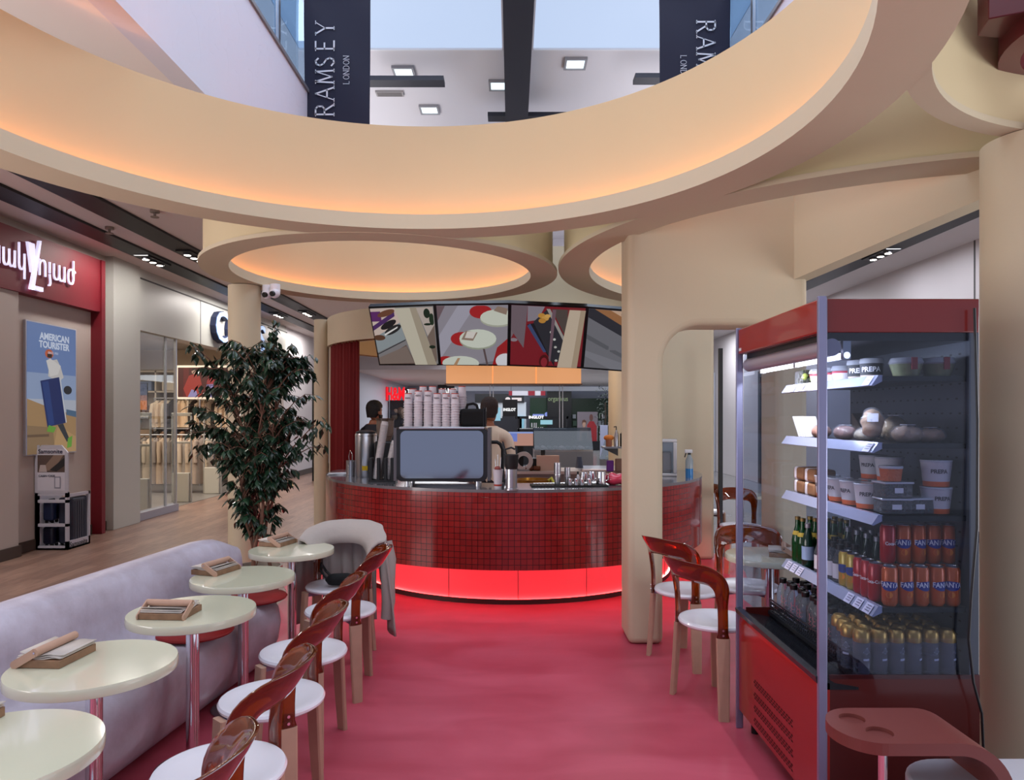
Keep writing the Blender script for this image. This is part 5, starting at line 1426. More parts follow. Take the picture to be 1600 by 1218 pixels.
# white-label bottles and green bottles
wl = thing('lemonade_bottle', '', 'bottle', group='white-labelled bottles on the drinks shelf')
MB().lathe([(0, .002), (.028, .002), (.03, .01), (.03, .10), (.02, .13), (.0145, .15)], 20).build('bottle', CLEARP, wl)
MB().lathe([(.0303, .02), (.0303, .085)], 20).build('label', flat('#c8c4cc'), wl)
MB().cyl(0, 0, .146, .168, .017, 16).build('cap', mat('black_cap', '#0c0c0e', .35), wl)
for k in range(4):
    for q in range(2): place(wl, (1.457 + q * .066, 3.185 + k * .065, cz), R(rnd.uniform(-30, 30)), 'bottle with a wide white label, %s along the shelf, %s row' % (['first', 'second', 'third', 'fourth'][k], ['front', 'back'][q]))
gbt = thing('green_bottle', '', 'bottle', group='green glass mineral water bottles')
GG = mat('green_glass', '#1c6a30', .06, trans=.75, ior=1.4)
MB().lathe([(0, .002), (.026, .002), (.029, .01), (.029, .11), (.024, .14), (.0125, .18), (.0118, .215)], 20).build('bottle', GG, gbt)
MB().lathe([(.0135, .212), (.0138, .226), (.012, .228), (0, .228)], 16).build('cap', mat('dull_gold_cap', '#8f7c50', .4, .6), gbt)
MB().lathe([(.0195, .156), (.0248, .140), (.0252, .136)], 20).build('neck_label', flat('#c9b24a'), gbt)
gb2 = thing('mineral_bottle', '', 'bottle', group='green bottles with blue-white labels')
MB().lathe([(0, .002), (.026, .002), (.029, .01), (.029, .11), (.024, .14), (.0125, .18), (.0118, .2)], 20).build('bottle', mat('dark_green_glass', '#153a2a', .08, trans=.4), gb2)
MB().lathe([(.0293, .035), (.0293, .10)], 20).build('label', flat('#8fa6c9'), gb2)
MB().lathe([(.0145, .190), (.0148, .21), (.012, .212), (0, .212)], 16).build('cap', mat('silver_cap', '#9a9ca6', .3, .6), gb2)
for k in range(3):
    for q in range(4):
        x = 1.455 + q * .063; y = 3.65 - k * .063
        if q == 0 and k == 2:
            place(gb2, (x, y, cz), R(-30), 'green bottle with a blue-white label at the shelf edge')
            continue
        place(gbt, (x, y, cz), 0, 'green bottle with yellow neck label, %s from the far end, %s from the shelf edge' % (['first', 'second', 'third'][k], ['first', 'second', 'third', 'fourth'][q]))
for k in range(6):
    for q in range(2): place(gb2, (1.60 + q * .064, 2.96 + .09 * k + .0, cz), 0, 'dark green bottle at the back of the drinks shelf, %s along, %s row' % (['first', 'second', 'third', 'fourth', 'fifth', 'sixth'][k], ['inner', 'rear'][q])) if k > 0 and 2.96 + .09 * k < 3.46 else None
# paper tubs and boxes on the third shelf
z3 = 1.2365
tub = thing('paper_tub', '', 'food tub', group='white paper tubs with an orange band')
MB().lathe([(0, .002), (.046, .002), (.0475, .022)], 28).build('band', flat('#cf5a22'), tub, 'orange band')
MB().lathe([(.0475, .022), (.056, .098), (.057, .1)], 28).build('wall', flat('#c6c2c8'), tub)
MB().lathe([(.0575, .097), (.0585, .103), (.056, .106), (0, .103)], 28).build('lid', mat('clear_lid', '#b8bac4', .15, coat=.3), tub)
text_cyl('lettering', 'PREPA', .022, flat('#3a3238'), tub, .0535, .055, -PI / 2 - .4, bold=.0006)
for i, (x, y, rz, dz, lab) in enumerate(((1.487, 2.99, -10, 0, 'paper tub nearest the clear salad boxes'), (1.487, 3.12, -50, 0, 'paper tub second from the near end of the shelf edge'), (1.487, 3.25, -60, 0, 'paper tub third from the near end of the shelf edge'), (1.487, 3.38, -70, 0, 'paper tub next to the brown boxes'),
                             (1.61, 3.06, -20, 0, 'paper tub in the back row, near end'), (1.61, 3.06, -10, .106, 'paper tub stacked in the back row, near end'), (1.61, 3.20, -30, .0, 'paper tub in the back row, middle'), (1.61, 3.20, -30, .106, 'paper tub stacked in the back row, middle'),
                             (1.68, 2.84, 20, 0, 'large paper tub at the right, lower'), (1.68, 2.84, 5, .106, 'large paper tub at the right, stacked on another'))):
    place(tub, (x, y, z3 + dz), R(rz), lab)
box = thing('salad_box', '', 'food box', group='clear salad boxes on the third shelf')
MB().prism([(-.052, -.045), (.052, -.045), (.057, -.04), (.057, .04), (.052, .045), (-.052, .045), (-.057, .04), (-.057, -.04)], .002, .055).build('tray', mat('clear_tray', '#c4c6cc', .08, trans=.85, ior=1.15), box, bevel=.006)
MB().box(-.060, .060, -.048, .048, .055, .063).build('lid', mat('clear_lid', '#b8bac4', .15, coat=.3), box, bevel=.003)
MB().box(-.02, .015, -.0475, -.0465, .02, .04).build('price_sticker', flat('#d0cfda'), box)
lm_ = MB()
for k in range(60):
    a = rnd.uniform(-.047, .047); b = rnd.uniform(-.037, .037); lm_.mat(rnd.randrange(3)); lm_.ball((a, b * 1.05, .012 + rnd.random() * .036), .008, .006, .006, 6, 4)
lm_.build('salad', [flat('#5e5a38'), flat('#8a6a48'), flat('#b9ae96')], box)
for x, y, dz, lab in ((1.500, 2.835, 0, 'lowest clear salad box of the front stack'), (1.500, 2.835, .064, 'middle clear salad box of the front stack'), (1.590, 2.825 + .02, 0, 'clear salad box right of the front stack')):
    place(box, (x + .005, y, z3 + dz), R(rnd.uniform(-6, 6)), lab)
cb = thing('carrot_tub', 'round clear tub of shredded carrot on top of the salad boxes', 'food tub', (1.498, 2.835, z3 + .128))
MB().lathe([(0, .001), (.036, .001), (.042, .05)], 24).build('tub', mat('carrot_orange', '#c25a28', .4, bump=.8, bscale=120), cb, 'shredded carrot')
MB().lathe([(.044, .05), (.045, .056), (.043, .06), (0, .058)], 24).build('lid', mat('clear_lid', '#b8bac4', .15, coat=.3), cb)
kb = thing('kraft_box', '', 'food box', group='brown kraft boxes with white sleeves')
MB().box(-.055, .055, -.06, .06, 0, .062).build('box', flat('#8a6244', .6), kb, bevel=.012)
MB().box(-.058, .058, .012, .044, -.0005, .0645).build('sleeve', flat('#d4ced6'), kb, bevel=.010)
for y, dz, x, lab in ((3.60, 0, 1.49, 'lower brown kraft box with white sleeve at the far end'), (3.60, .066, 1.49, 'upper brown kraft box with white sleeve at the far end'), (3.47, .066, 1.49, 'brown kraft box beside the upper one'), (3.47, 0, 1.49, 'brown kraft box under the second stack'), (3.34, .0, 1.62, 'dark kraft box behind the paper tubs')):
    place(kb, (x, y, z3 + dz), 0, lab)
# second shelf: wrapped sandwiches
z2 = 1.5165
def lump(mb, L, Wd, H, seed, n=14):
    r_ = random.Random(seed); rings = []
    for i in range(n + 1):
        u = i / n * 2 - 1; s_ = max(.04, (1 - abs(u) ** 3) ** .5)
        rings.append([(L / 2 * u, Wd / 2 * s_ * math.cos(a) * (1 + .1 * math.sin(2 * a + i)), H / 2 + H / 2 * s_ * math.sin(a) * (1 + .08 * math.sin(3 * a + i * 1.7))) for a in [2 * PI * k / 16 for k in range(16)]])
    return mb.loft(rings)
FILM = mat('cling_film', '#d0d0dc', .12, trans=.0, alpha=.16, coat=.8, bump=.9, bscale=60)
def sandwich(c, label, loc, rz, L=.17, Wd=.075, H=.06, seed=1, tilt=None):
    t = thing('wrapped_sandwich', label, 'sandwich', loc, R(rz), 'wrapped sandwiches on the second shelf')
    if tilt: t.rotation_euler = (R(tilt[0]), R(tilt[1]), R(rz))
    lump(MB(), L, Wd, H, seed).build('bread', mat('bread_' + c.strip('#'), c, .7, var=.35, vscale=30, bump=.6, bscale=50), t, smooth=60)
    lump(MB(), L * 1.12, Wd * 1.1, H * 1.08, seed + 3).build('film', FILM, t, smooth=60)
    MB().box(-L * .16, L * .16, -Wd * .3, Wd * .2, H * 1.07, H * 1.09).build('label_sticker', flat('#d3d2de'), t, smooth=0)
sandwich('#9a6a54', 'wrapped sandwich with reddish filling near the shelf edge, behind the near post', (1.475, 3.42, z2), 80, seed=2)
sandwich('#7c5446', 'wrapped sandwich with dark filling right of the near post', (1.485, 3.20, z2), 84, seed=3)
sandwich('#a89c84', 'pale flat wrapped roll with an orange sticker', (1.49, 3.02, z2), 80, .15, .08, .05, seed=4)
sandwich('#a8845e', 'sandwich half standing upright at the near end of the shelf', (1.475, 2.93, z2 + .055), 60, .12, .08, .08, 5, (0, -60))
sandwich('#94765a', 'wrapped bun lying in front at the near glass', (1.565, 2.84, z2), 12, .12, .08, .065, 6)
sandwich('#96704c', 'wrapped baguette half second from the right', (1.66, 2.85, z2), -6, .11, .075, .055, 7)
sandwich('#86683c', 'wrapped flat roll at the right end of the second shelf', (1.68, 2.97, z2), 0, .12, .07, .05, 8)
sandwich('#a08660', 'tall wrapped loaf behind the upright half', (1.60, 3.0, z2), 40, .14, .09, .10, 9)
t = thing('sandwich_wedge', 'brown triangular sandwich wedge standing at the back of the second shelf', 'sandwich', (1.62, 3.30, z2), R(90))
MB().prism([(-.10, 0), (.06, 0), (.06, .12)], -.03, .03, 'y').build('bread', flat('#5e5048', .7), t, bevel=.004)
t = thing('leaflet_pack', 'fan of white leaflets leaning on the second shelf at the far end', 'leaflets', (1.47, 3.60, z2), 0)
for k in range(4):
    m = MB(); m.tf(Matrix.Translation((0.0, -.03 * k, 0)) @ Matrix.Rotation(R(-38), 4, 'X')); m.box(-.03, .05, -.002, .002, .002, .13); m.build('leaflet', flat('#c6c4ce'), t, smooth=0)
# top shelf
z1 = 1.7765
yo = thing('dessert_cup', '', 'dessert', group='round dessert cups on the top shelf')
MB().lathe([(0, .001), (.038, .001), (.046, .035)], 28).build('cream', flat('#d9d2d8', .4), yo)
MB().lathe([(.0462, .034), (.0475, .043)], 28).build('berry_layer', flat('#a8283c', .4), yo, 'red berry layer')
MB().lathe([(.048, .043), (.052, .047), (.052, .052), (.047, .066), (0, .069)], 28).build('lid', mat('clear_dome', '#b9bcc6', .08, trans=.5, ior=1.2), yo)
for y, lab in ((3.19, 'dessert cup with red layer right of the near post'), (3.31, 'dessert cup with red layer behind the near post'), (3.43, 'dessert cup with red layer left of the near post')): place(yo, (1.475, y, z1), 0, lab)
pc = thing('black_label_cup', '', 'dessert', group='black-labelled cups on the top shelf')
MB().lathe([(0, .001), (.040, .001), (.042, .012)], 28).build('base', flat('#b8a898'), pc); MB().lathe([(.0422, .012), (.044, .06)], 28).build('label', flat('#121216'), pc)
MB().lathe([(.046, .06), (.048, .066), (.044, .080), (0, .082)], 28).build('lid', mat('clear_dome', '#b9bcc6', .08, trans=.5, ior=1.2), pc)
text_cyl('lettering', 'PREPA', .028, flat('#d8d8e0'), pc, .0446, .026, -PI / 2 - .35, bold=.0008)
for x, y, lab in ((1.475, 3.05, 'black-labelled dessert cup further from the glass'), (1.482, 2.955, 'black-labelled dessert cup nearer the glass')): place(pc, (x, y, z1), R(-10), lab)
bo = thing('salad_bowl', '', 'salad bowl', group='clear salad bowls on the top shelf')
MB().lathe([(0, .001), (.045, .001), (.060, .05)], 32).build('bowl', mat('salad_green', '#6a6e50', .4, var=.6, vscale=40), bo)
MB().lathe([(.060, .048), (.064, .054), (.062, .058), (.056, .072), (0, .076)], 32).build('lid', mat('clear_dome', '#b9bcc6', .08, trans=.5, ior=1.2), bo)
st = place(bo, (1.555, 2.83, z1), 0, 'clear salad bowl with a red paper seal')
MB().box(-.012, .01, -.0655, -.060, .025, .072).build('seal', flat('#7a1420'), st)
place(bo, (1.680, 2.83, z1), 0, 'clear salad bowl with a small square sticker')
gr = thing('grape_box', 'clear box of green grapes at the far end of the top shelf', 'fruit box', (1.475, 3.58, z1))
MB().box(-.045, .045, -.05, .05, .0, .07).build('box', mat('clear_tray', '#c4c6cc', .08, trans=.85, ior=1.15), gr, bevel=.006)
gm = MB()
for k in range(26): gm.ball((rnd.uniform(-.035, .035), rnd.uniform(-.05, .04) - .003, .014 + rnd.random() * .05), .014, None, None, 10, 6)
gm.build('grapes', mat('green_grape', '#8a9a4a', .3, coat=.2), gr)
# ================================================================ LEFT SHOPS
# red sign board with Armenian lettering
XS = XL + .14
t = thing('shop_sign', 'dark red shop fascia with glowing white Armenian lettering', 'sign', (XL, 8.4, 3.05))
REDS = mat('crimson_fascia', '#6e0a1b', .55)
MB().box(0, .13, -2.4, 1.55, 0, .72).build('board', REDS, t, smooth=0)
MB().box(0, .15, 1.47, 1.56, -3.05, .72).build('side_post', REDS, t, 'red vertical post', smooth=0)
WL = mat('white_led_letters', '#ffffff', .5, emit=.95, ecol='#d5d2ff')
def lt_(s, y, z, size, w, bold=-.006):
    return text('lettering', s, size, WL, t, (.155, y, z), Y_, Z_, .01, bold, 'LEFT', width=w)
def sY(px): return 5.66 * F / (800 - px) - 8.4
lt_('սակ', sY(-14), .25, .42, sY(37) - sY(-14))
lt_('ոյաժ', sY(59), .25, .42, sY(116) - sY(59))
m = MB()
y0 = sY(39); y1 = sY(47); y2 = sY(60)
m.prism([(y0, .60), (y0 + .12, .60), (y1 + .05, .26), (y1 - .02, .26)], .145, .175, 'x')
m.prism([(y2 - .03, .66), (y2, .66), (y1 + .02, .06), (y1 - .04, .06)], .145, .18, 'x')
m.prism([(y1 - .04, .06), (y1 + .18, .06), (y1 + .18, .11), (y1 - .03, .11)], .145, .18, 'x')
m.build('logo_mark', WL, t, smooth=0)
# light-box poster with the suitcase traveller
Y0p, Y1p, Zp0, Zp1 = 8.52, 9.48, 1.16, 2.755
t = thing('poster_lightbox', 'tall lit poster of a traveller carrying a blue suitcase on the left wall', 'poster', (XL, 8.52, 1.16))
w_, h_ = Y1p - Y0p, Zp1 - Zp0
MB().box(0, .03, -.015, w_ + .015, -.015, h_ + .015).build('frame', mat('silver_frame', '#c2c4cc', .3, .4), t, smooth=0)
def G(h): return glow(h, .85)
sky = [(G('#6e86b8'), FULL), (G('#93a4c6'), rect(0, .28, 1, .62)), (G('#b4b9c8'), rect(0, .28, 1, .42)), (G('#a8865e'), [(0, 0), (1, 0), (1, .30), (.55, .34), (0, .42)]), (G('#8f7456'), [(0, 0), (.55, 0), (.5, .2), (0, .22)]), (G('#b89468'), [(.5, .0), (1, .0), (1, .12), (.6, .22)]),
       (G('#4f6a86'), [(.78, .30), (1, .28), (1, .33), (.78, .345)]), (G('#6b5440'), [(0, .13), (.42, .13), (.42, .15), (0, .15)])]
sky += [(G('#c9c4c2'), [(.40, .60), (.62, .56), (.72, .60), (.66, .68), (.58, .74), (.42, .72)]), (G('#d8d4d2'), [(.36, .72), (.44, .74), (.66, .69), (.60, .62), (.44, .60)]), (G('#c8623a'), ell(.42, .775, .085, .035)), (G('#3a2c28'), [(.38, .745), (.47, .745), (.48, .775), (.38, .775)]),
        (G('#1c2c62'), [(.24, .56), (.62, .60), (.76, .235), (.38, .205)]), (G('#28407c'), [(.27, .55), (.40, .565), (.52, .225), (.41, .215)]), (G('#c9ccd4'), [(.62, .60), (.645, .60), (.78, .24), (.76, .235)]),
        (G('#2a2a30'), ell(.80, .50, .09, .035)), (G('#33363c'), [(.58, .22), (.70, .23), (.84, .10), (.78, .08)]), (G('#6aa03c'), [(.78, .03), (.88, .04), (.90, .13), (.80, .11)]), (G('#6aa03c'), [(.36, .17), (.50, .16), (.55, .20), (.40, .22)])]
picture('picture', t, (.031, 0, 0), Y_, Z_, w_, h_, sky)
text('title_lettering', 'AMERICAN', .115, G('#d4ddf2'), t, (.052, .20, h_ - .19), Y_, Z_, .0006, .004, width=.58)
text('title_lettering', 'TOURISTER', .115, G('#d4ddf2'), t, (.052, .19, h_ - .29), Y_, Z_, .0006, .004, width=.60)
text('title_lettering', 'SINCE 1933', .04, G('#d4ddf2'), t, (.052, .36, h_ - .36), Y_, Z_, .0004, .0)
# luggage display stand
t = thing('luggage_display', 'white framed luggage display with a tall sign at the left wall', 'display stand', (-5.79, 8.70, 0))
WFr = mat('white_display_frame', '#b9b7c2', .4)
dx, dy, hh = .40, .46, .67
def bars(lst, name, m_, par):
    m = MB()
    for b in lst: m.box(*b)
    return m.build(name, m_, par, smooth=0)
b_ = .035
bars([(0, b_, 0, b_, 0, 1.27), (dx - b_, dx, 0, b_, 0, .70), (dx - b_, dx, dy - b_, dy, 0, hh), (0, dx, 0, b_, 0, b_ * 1.3), (0, dx, 0, b_, .28, .28 + b_), (0, dx, 0, b_, .57, .57 + b_), (0, dx, 0, b_, .655, .69),
      (dx - b_, dx, 0, dy, 0, .10), (dx - b_, dx, 0, dy, hh - b_, hh), (0, dx, 0, dy, 0, .02), (0, b_, 0, dy, 0, hh)], 'frame', WFr, t)
MB().prism([(0.0, .69), (dx, .69), (dx, 1.18), (dx - .08, 1.27), (.08, 1.27), (0, 1.18)], -.004, .02, 'y').build('sign_panel', WFr, t, smooth=0)
def Fm(h): return flat(h, .5)
picture('sign_picture', t, (.035, -.005, .72), X_, Z_, dx - .07, .50, [(Fm('#c9c6d0'), FULL), (Fm('#5a4a44'), rect(0, .44, 1, .86)), (Fm('#8a7466'), [(.1, .46), (.6, .5), (.95, .86), (.6, .86)]), (Fm('#b7aaa6'), [(.05, .45), (.35, .45), (.3, .62), (.1, .62)]), (Fm('#2c2a2c'), [(.45, .5), (1, .8), (1, .6), (.7, .46)]), (Fm('#8f8f9c'), rect(.62, .05, .86, .34)), (Fm('#c9c6d0'), rect(.66, .08, .82, .31))])
text('sign_lettering', 'Samsonite', .072, Fm('#1a1a3a'), t, (.045, -.012, 1.17), X_, Z_, .0005, .0008)
text('sign_lettering', 'CABIN CASE', .036, Fm('#3a3a4a'), t, (.05, -.012, .885), X_, Z_, .0005, .0004)
text('base_lettering', 'Samsonite', .088, Fm('#15151a'), t, (dx + .002, .035, .022), Y_, Z_, .0005, .001)
def suitcase(label, loc, w, d, h, c, rz=0):
    t = thing('suitcase', label, 'suitcase', loc, rz, 'suitcases in the luggage display')
    MB().box(-w / 2, w / 2, -d / 2, d / 2, .03, h).build('shell', mat('case_' + c.strip('#'), c, .35), t, bevel=.03, seg=3)
    r_ = MB()
    for k in range(5): r_.box(w / 2 - .002, w / 2 + .004, -d / 2 + .05 + k * (d - .1) / 4.6, -d / 2 + .07 + k * (d - .1) / 4.6, .07, h - .05)
    r_.build('ribs', mat('case_' + c.strip('#'), c, .35), t, smooth=0)
    for sx in (-1, 1):
        for sy in (-1, 1): MB().rod((sx * (w / 2 - .03) - .01, sy * (d / 2 - .04), .02), (sx * (w / 2 - .03) + .01, sy * (d / 2 - .04), .02), .02, 12).build('wheel', BLACK, t)
    MB().tube([(0, -.06, h - .005), (0, -.05, h + .02), (0, .05, h + .02), (0, .06, h - .005)], .008, 8).build('handle', BLACK, t)
suitcase('tall charcoal suitcase in the luggage display, side towards the aisle', (-5.50, 8.98, .02), .18, .32, .60, '#2b2e3e')
suitcase('navy cabin suitcase behind the left bars of the luggage display', (-5.67, 8.83, .31), .13, .16, .27, '#15203e')
suitcase('small dark suitcase at the bottom left of the luggage display', (-5.67, 8.83, .02), .13, .16, .25, '#0f1224')

# ---- clothing shop with the blue lettering
t = thing('shop_letters', 'blue-white glowing channel letters above the clothing shop entrance', 'sign', (XL + .06, 13.62, 3.05))
BL = mat('ice_blue_letters', '#9fc4ff', .4, emit=.95, ecol='#a9ccff')
for ch, y_, w_ in (('C', 0, .60), ('O', .68, .66), ('L', 1.42, .30), ('I', 1.78, .08), ('N', 1.93, .42), ('S', 2.30, .42)):
    text('letter', ch, .84, BL, t, (.12, y_, .02), Y_, Z_, .006, .002, width=w_)
    text('letter_side', ch, .86, mat('navy_letter_side', '#202a4a', .5), t, (.055, y_ - .01, .012), Y_, Z_, .052, .012, width=w_ + .02)
fr_ = thing('shop_window', 'clothing shop window pane with a grey sill beside its entrance', 'window', (XL, 10.95, 0))
MB().box(-.01, .0, 0, 1.42, .12, 2.95).build('pane', PANE, fr_, smooth=0)
MB().box(-.1, .05, 0, 1.42, 0, .12).build('sill', mat('grey_sill', '#9a9aa6', .4), fr_, smooth=0)
MB().box(-.02, .02, 1.38, 1.42, .12, 2.95).build('post', STEEL, fr_, smooth=0)
MB().box(-.015, .015, 1.02, 1.06, .12, 2.95).build('mullion', mat('pale_mullion', '#a8adb4', .4), fr_, smooth=0)
# shop room
SHW = mat('shop_cream_wall', '#cfc0ae', .7)
sbox('wall_shop_back', SHW, -10.6, -10.5, 9, 18.4, 0, 3.4)
sbox('wall_shop_near', SHW, -10.6, XL - .2, 9.9, 10.0, 0, 3.4)
sbox('wall_shop_far', SHW, -10.6, XL - .2, 18.2, 18.3, 0, 3.4)
sbox('ceiling_shop', mat('shop_ceiling', '#b9b2ac', .7), -10.6, XL - .2, 9.9, 18.3, 3.3, 3.4)
sbox('floor_shop', mat('grey_shop_floor', '#7a7672', .3), -10.6, XL - .2, 9.9, 18.3, -.003, .003)
# security gates
def gate(loc, lab, label=None):
    t = thing('security_gate', lab, 'security gate', loc, 0, 'anti-theft gates at the shop entrance')
    M_ = mat('gate_grey', '#a9a8a2', .35, .2)
    MB().box(-.19, -.165, -.02, .02, 0, 1.66).box(.165, .19, -.02, .02, 0, 1.66).box(-.19, .19, -.02, .02, 1.62, 1.68).box(-.165, .165, -.015, .015, 1.10, 1.14).build('frame', M_, t, bevel=.006)
    MB().box(-.155, .155, -.05, .05, 0, .55).build('pedestal', mat('pedestal_pale', '#b8b6ac', .4), t, bevel=.012)
    MB().box(-.16, .16, -.006, .006, .56, 1.1).build('panel', PANE, t, smooth=0)
    return t
def gloc(px, py): 
    Y = EYE * F / (py - HOR); return ((px - 800) * Y / F, Y, 0.004)
g0 = gate(gloc(219, 798), 'anti-theft gate behind the shop window pane')
dup(g0, gloc(284, 784), None, 'anti-theft gate in the middle of the shop entrance'); dup(g0, gloc(332, 771), None, 'anti-theft gate at the far side, beside the tree')
# garments: jackets on rails
def jacket(label, loc, rz, c, w=.36, L=.65, th=.09, seed=0, group='jackets on the shop rails'):
    r_ = random.Random(seed)
    t = thing('jacket', label, 'jacket', loc, rz, group)
    M_ = mat('cloth_' + c.strip('#'), c, .85, var=.12, bump=.5, bscale=14)
    m = MB(); rings = []
    for z, wx, ty in ((0, .30, .05), (-.02, .10, .05), (-.06, .20, .06), (-.12, .42, .08), (-.3, .44, .10), (-.48, .46, .11), (-.66, .48, .11)):
        k = L / .65
        rings.append([(wx * w / .8 * math.cos(a) * (1 if z > -.1 else 1 + .03 * math.sin(4 * a + z * 20)), ty * th / .09 * math.sin(a), z * k) for a in [2 * PI * q / 14 for q in range(14)]])
    m.loft(rings[1:]); m.build('body', M_, t, smooth=60)
    for s_ in (-1, 1): MB().tube([(s_ * .16 * w / .36, 0, -.11), (s_ * .21 * w / .36, -.01, -.28), (s_ * .22 * w / .36, -.02, -.55)], [.045, .045, .038], 10).build('sleeve', M_, t, smooth=60)
    MB().tube([(-.14, 0, -.07), (0, 0, .0), (.14, 0, -.07)], .006, 6).tube([(0, 0, 0), (0, 0, .05)], .004, 6).build('hanger', BLACK, t)
    return t
pr_j = {}
def rail(x0, x1, y, z, colors, step, label, L=.65, low=0.0):
    t = thing('clothes_rail', label, 'clothes rail', (x0, y, 0.004))
    MB().rod((0, 0, z), (x1 - x0, 0, z), .012).build('bar', STEEL, t)
    for xx in (0.02, x1 - x0 - .02):
        MB().rod((xx, 0, 0), (xx, 0, z), .014).build('upright', STEEL, t); MB().box(xx - .02, xx + .02, -.18, .18, 0, .03).build('foot', STEEL, t, smooth=0)
    k = 0; x = x0 + .08
    words = ['first', 'second', 'third', 'fourth', 'fifth', 'sixth', 'seventh', 'eighth', 'ninth', 'tenth', 'eleventh', 'twelfth', 'thirteenth', 'fourteenth', 'fifteenth', 'sixteenth', 'seventeenth', 'eighteenth', 'nineteenth', 'twentieth']
    while x < x1 - .06 and k < len(words):
        c, nm = colors[k % len(colors)]
        lab = '%s jacket, %s along the %s' % (nm, words[k], label.split(' in ')[0])
        key = (c, L); loc = (x, y, z - .035 + .004)
        if key not in pr_j: pr_j[key] = jacket(lab, loc, R(78), c, L=L)
        else: dup(pr_j[key], loc, R(90 + random.uniform(-30, 30)), lab)
        x += step; k += 1
rail(-8.3, -6.35, 15.3, 1.22, [('#9a8d86', 'grey quilted'), ('#c4ab94', 'beige quilted'), ('#a8988c', 'taupe quilted'), ('#857a74', 'dark grey quilted'), ('#d3bca6', 'cream quilted')], .125, 'front low clothes rail in the clothing shop', L=.98)
rail(-8.6, -6.4, 17.2, 2.05, [('#e2cdb4', 'cream knit'), ('#d8bda0', 'sand'), ('#d9c8b4', 'ivory'), ('#3a302c', 'black')], .13, 'high rear clothes rail in the clothing shop')
rail(-8.5, -6.5, 17.0, 1.32, [('#3a3230', 'black'), ('#8a6a54', 'brown'), ('#2c2826', 'charcoal')], .15, 'low rear clothes rail in the clothing shop', L=.8)
t = thing('shop_shelving', 'pale shelving unit at the back left of the clothing shop', 'shelves', (-10.2, 17.9, 0.004))
sh = MB()
for z in (.4, 1.0, 1.6, 2.2, 2.7): sh.box(0, 2.2, -.25, .25, z, z + .04)
for x in (0, .7, 1.4, 2.16): sh.box(x, x + .04, -.25, .25, 0, 2.74)
sh.build('boards', mat('pale_shelf', '#c9bcae', .5), t, smooth=0)
for k in range(9):
    x = -10.2 + .12 + (k % 3) * .7; z = (1.04, 1.64, 2.24)[k // 3]
    c = ('#3a3230', '#b59a86', '#7d8aa8', '#d6cabc', '#6a4a3a')[k % 5]
    tag(MB().box(0, .45, -.18, .18, 0, .24).build('folded_clothes', flat(c, .85), loc=(x + .04, 17.85, z + .006), bevel=.03, seg=3), 'folded pile of clothes, %s bay, %s board of the shop shelving' % (['left', 'middle', 'right'][k % 3], ['lower', 'middle', 'upper'][k // 3]), 'clothes', 'folded clothes on the shop shelving')
# in-store screen with two women
p = at(311, 597, 16.6)
t = thing('shop_screen', 'in-store screen showing two women in red and lilac', 'screen', (p.x, 16.6, p.z - .34))
w_, h_ = 66 * 16.6 / F, 46 * 16.6 / F
MB().box(-w_ / 2 - .05, w_ / 2 + .35, 0, .06, -.05, h_ + .05).build('frame', mat('white_screen_frame', '#e2dcd2', .4), t, smooth=0)
picture('picture', t, (-w_ / 2, -.001, 0), X_, Z_, w_ * 1.0 + .3, h_, [(glow('#551014', .9), FULL), (glow('#6e1418', .9), rect(.1, 0, .2, 1)), (glow('#7a181c', .9), rect(.6, 0, .72, 1)),
        (glow('#b5342c', .9), [(.10, .28), (.20, .72), (.30, .80), (.40, .70), (.46, .2), (.40, .0), (.16, .0)]), (glow('#d2a088', .9), ell(.29, .86, .04, .09)), (glow('#2a1414', .9), [(.25, .88), (.27, .98), (.32, .98), (.335, .84), (.31, .92)]), (glow('#a498c8', .9), [(.18, 0), (.25, .26), (.34, .2), (.36, 0)]),
        (glow('#b03038', .9), [(.52, .45), (.56, .75), (.62, .78), (.66, .6), (.64, .4)]), (glow('#9d8fc4', .9), [(.52, .42), (.64, .44), (.7, 0), (.52, 0)]), (glow('#d2a088', .9), ell(.58, .82, .035, .08)), (glow('#c03a34', .9), [(.78, .4), (.86, .8), (.98, .7), (.95, 0), (.8, 0)])])
MB().rod((0, .03, -.05), (0, .03, -(p.z - .345)), .02).build('stand', STEEL, t)
# framed shirt picture and tee on the near shop wall
t = thing('wall_picture', 'small sunset picture on the back of the clothing shop', 'picture', tuple(at(218, 620, 16.2)))
MB().box(-.18, .18, 0, .02, -.3, .32).build('frame', BLACK, t, smooth=0)
picture('picture', t, (-.17, -.001, -.29), X_, Z_, .34, .6, [(flat('#3a4460'), FULL), (flat('#b06a3c'), rect(0, 0, 1, .35)), (flat('#7a5a58'), rect(0, .35, 1, .55))])
MB().rod((0, .01, .32), (0, .01, 3.3 - t.location.z), .004).build('wire', BLACK, t)

# ================================================================ FAR SHOPS AND KIOSKS
FW = 40.0
sbox('wall_north', mat('far_pale_wall', '#aeb4c6', .5), XL, XR, FW, FW + .2, 0, 3.3)
sbox('trim_18', mat('far_light_band', '#dfe6f6', .5, emit=.25, ecol='#dfe6f6'), -3.3, XR, FW - .4, FW - .3, 3.02, 3.26)
def front(name, lab, px0, px1, py0, py1, Y, m_, cat='shop front', d=.12, group=None):
    a = at(px0, py1, Y); b = at(px1, py0, Y)
    if py1 > 693: a.z = 0.0
    t = thing(name, lab, cat, ((a.x + b.x) / 2, Y, a.z), 0, group)
    w_ = (b.x - a.x) / 2
    MB().box(-w_, w_, 0, d, 0, b.z - a.z).build('panel', m_, t, smooth=0)
    return t, w_, b.z - a.z
DKM = mat('far_dark_front', '#14161c', .3)
t, w_, h_ = front('shop_sign', 'black far shop sign box with white lettering above the cup stacks', 684, 710, 601, 616, 38, DKM, 'sign')
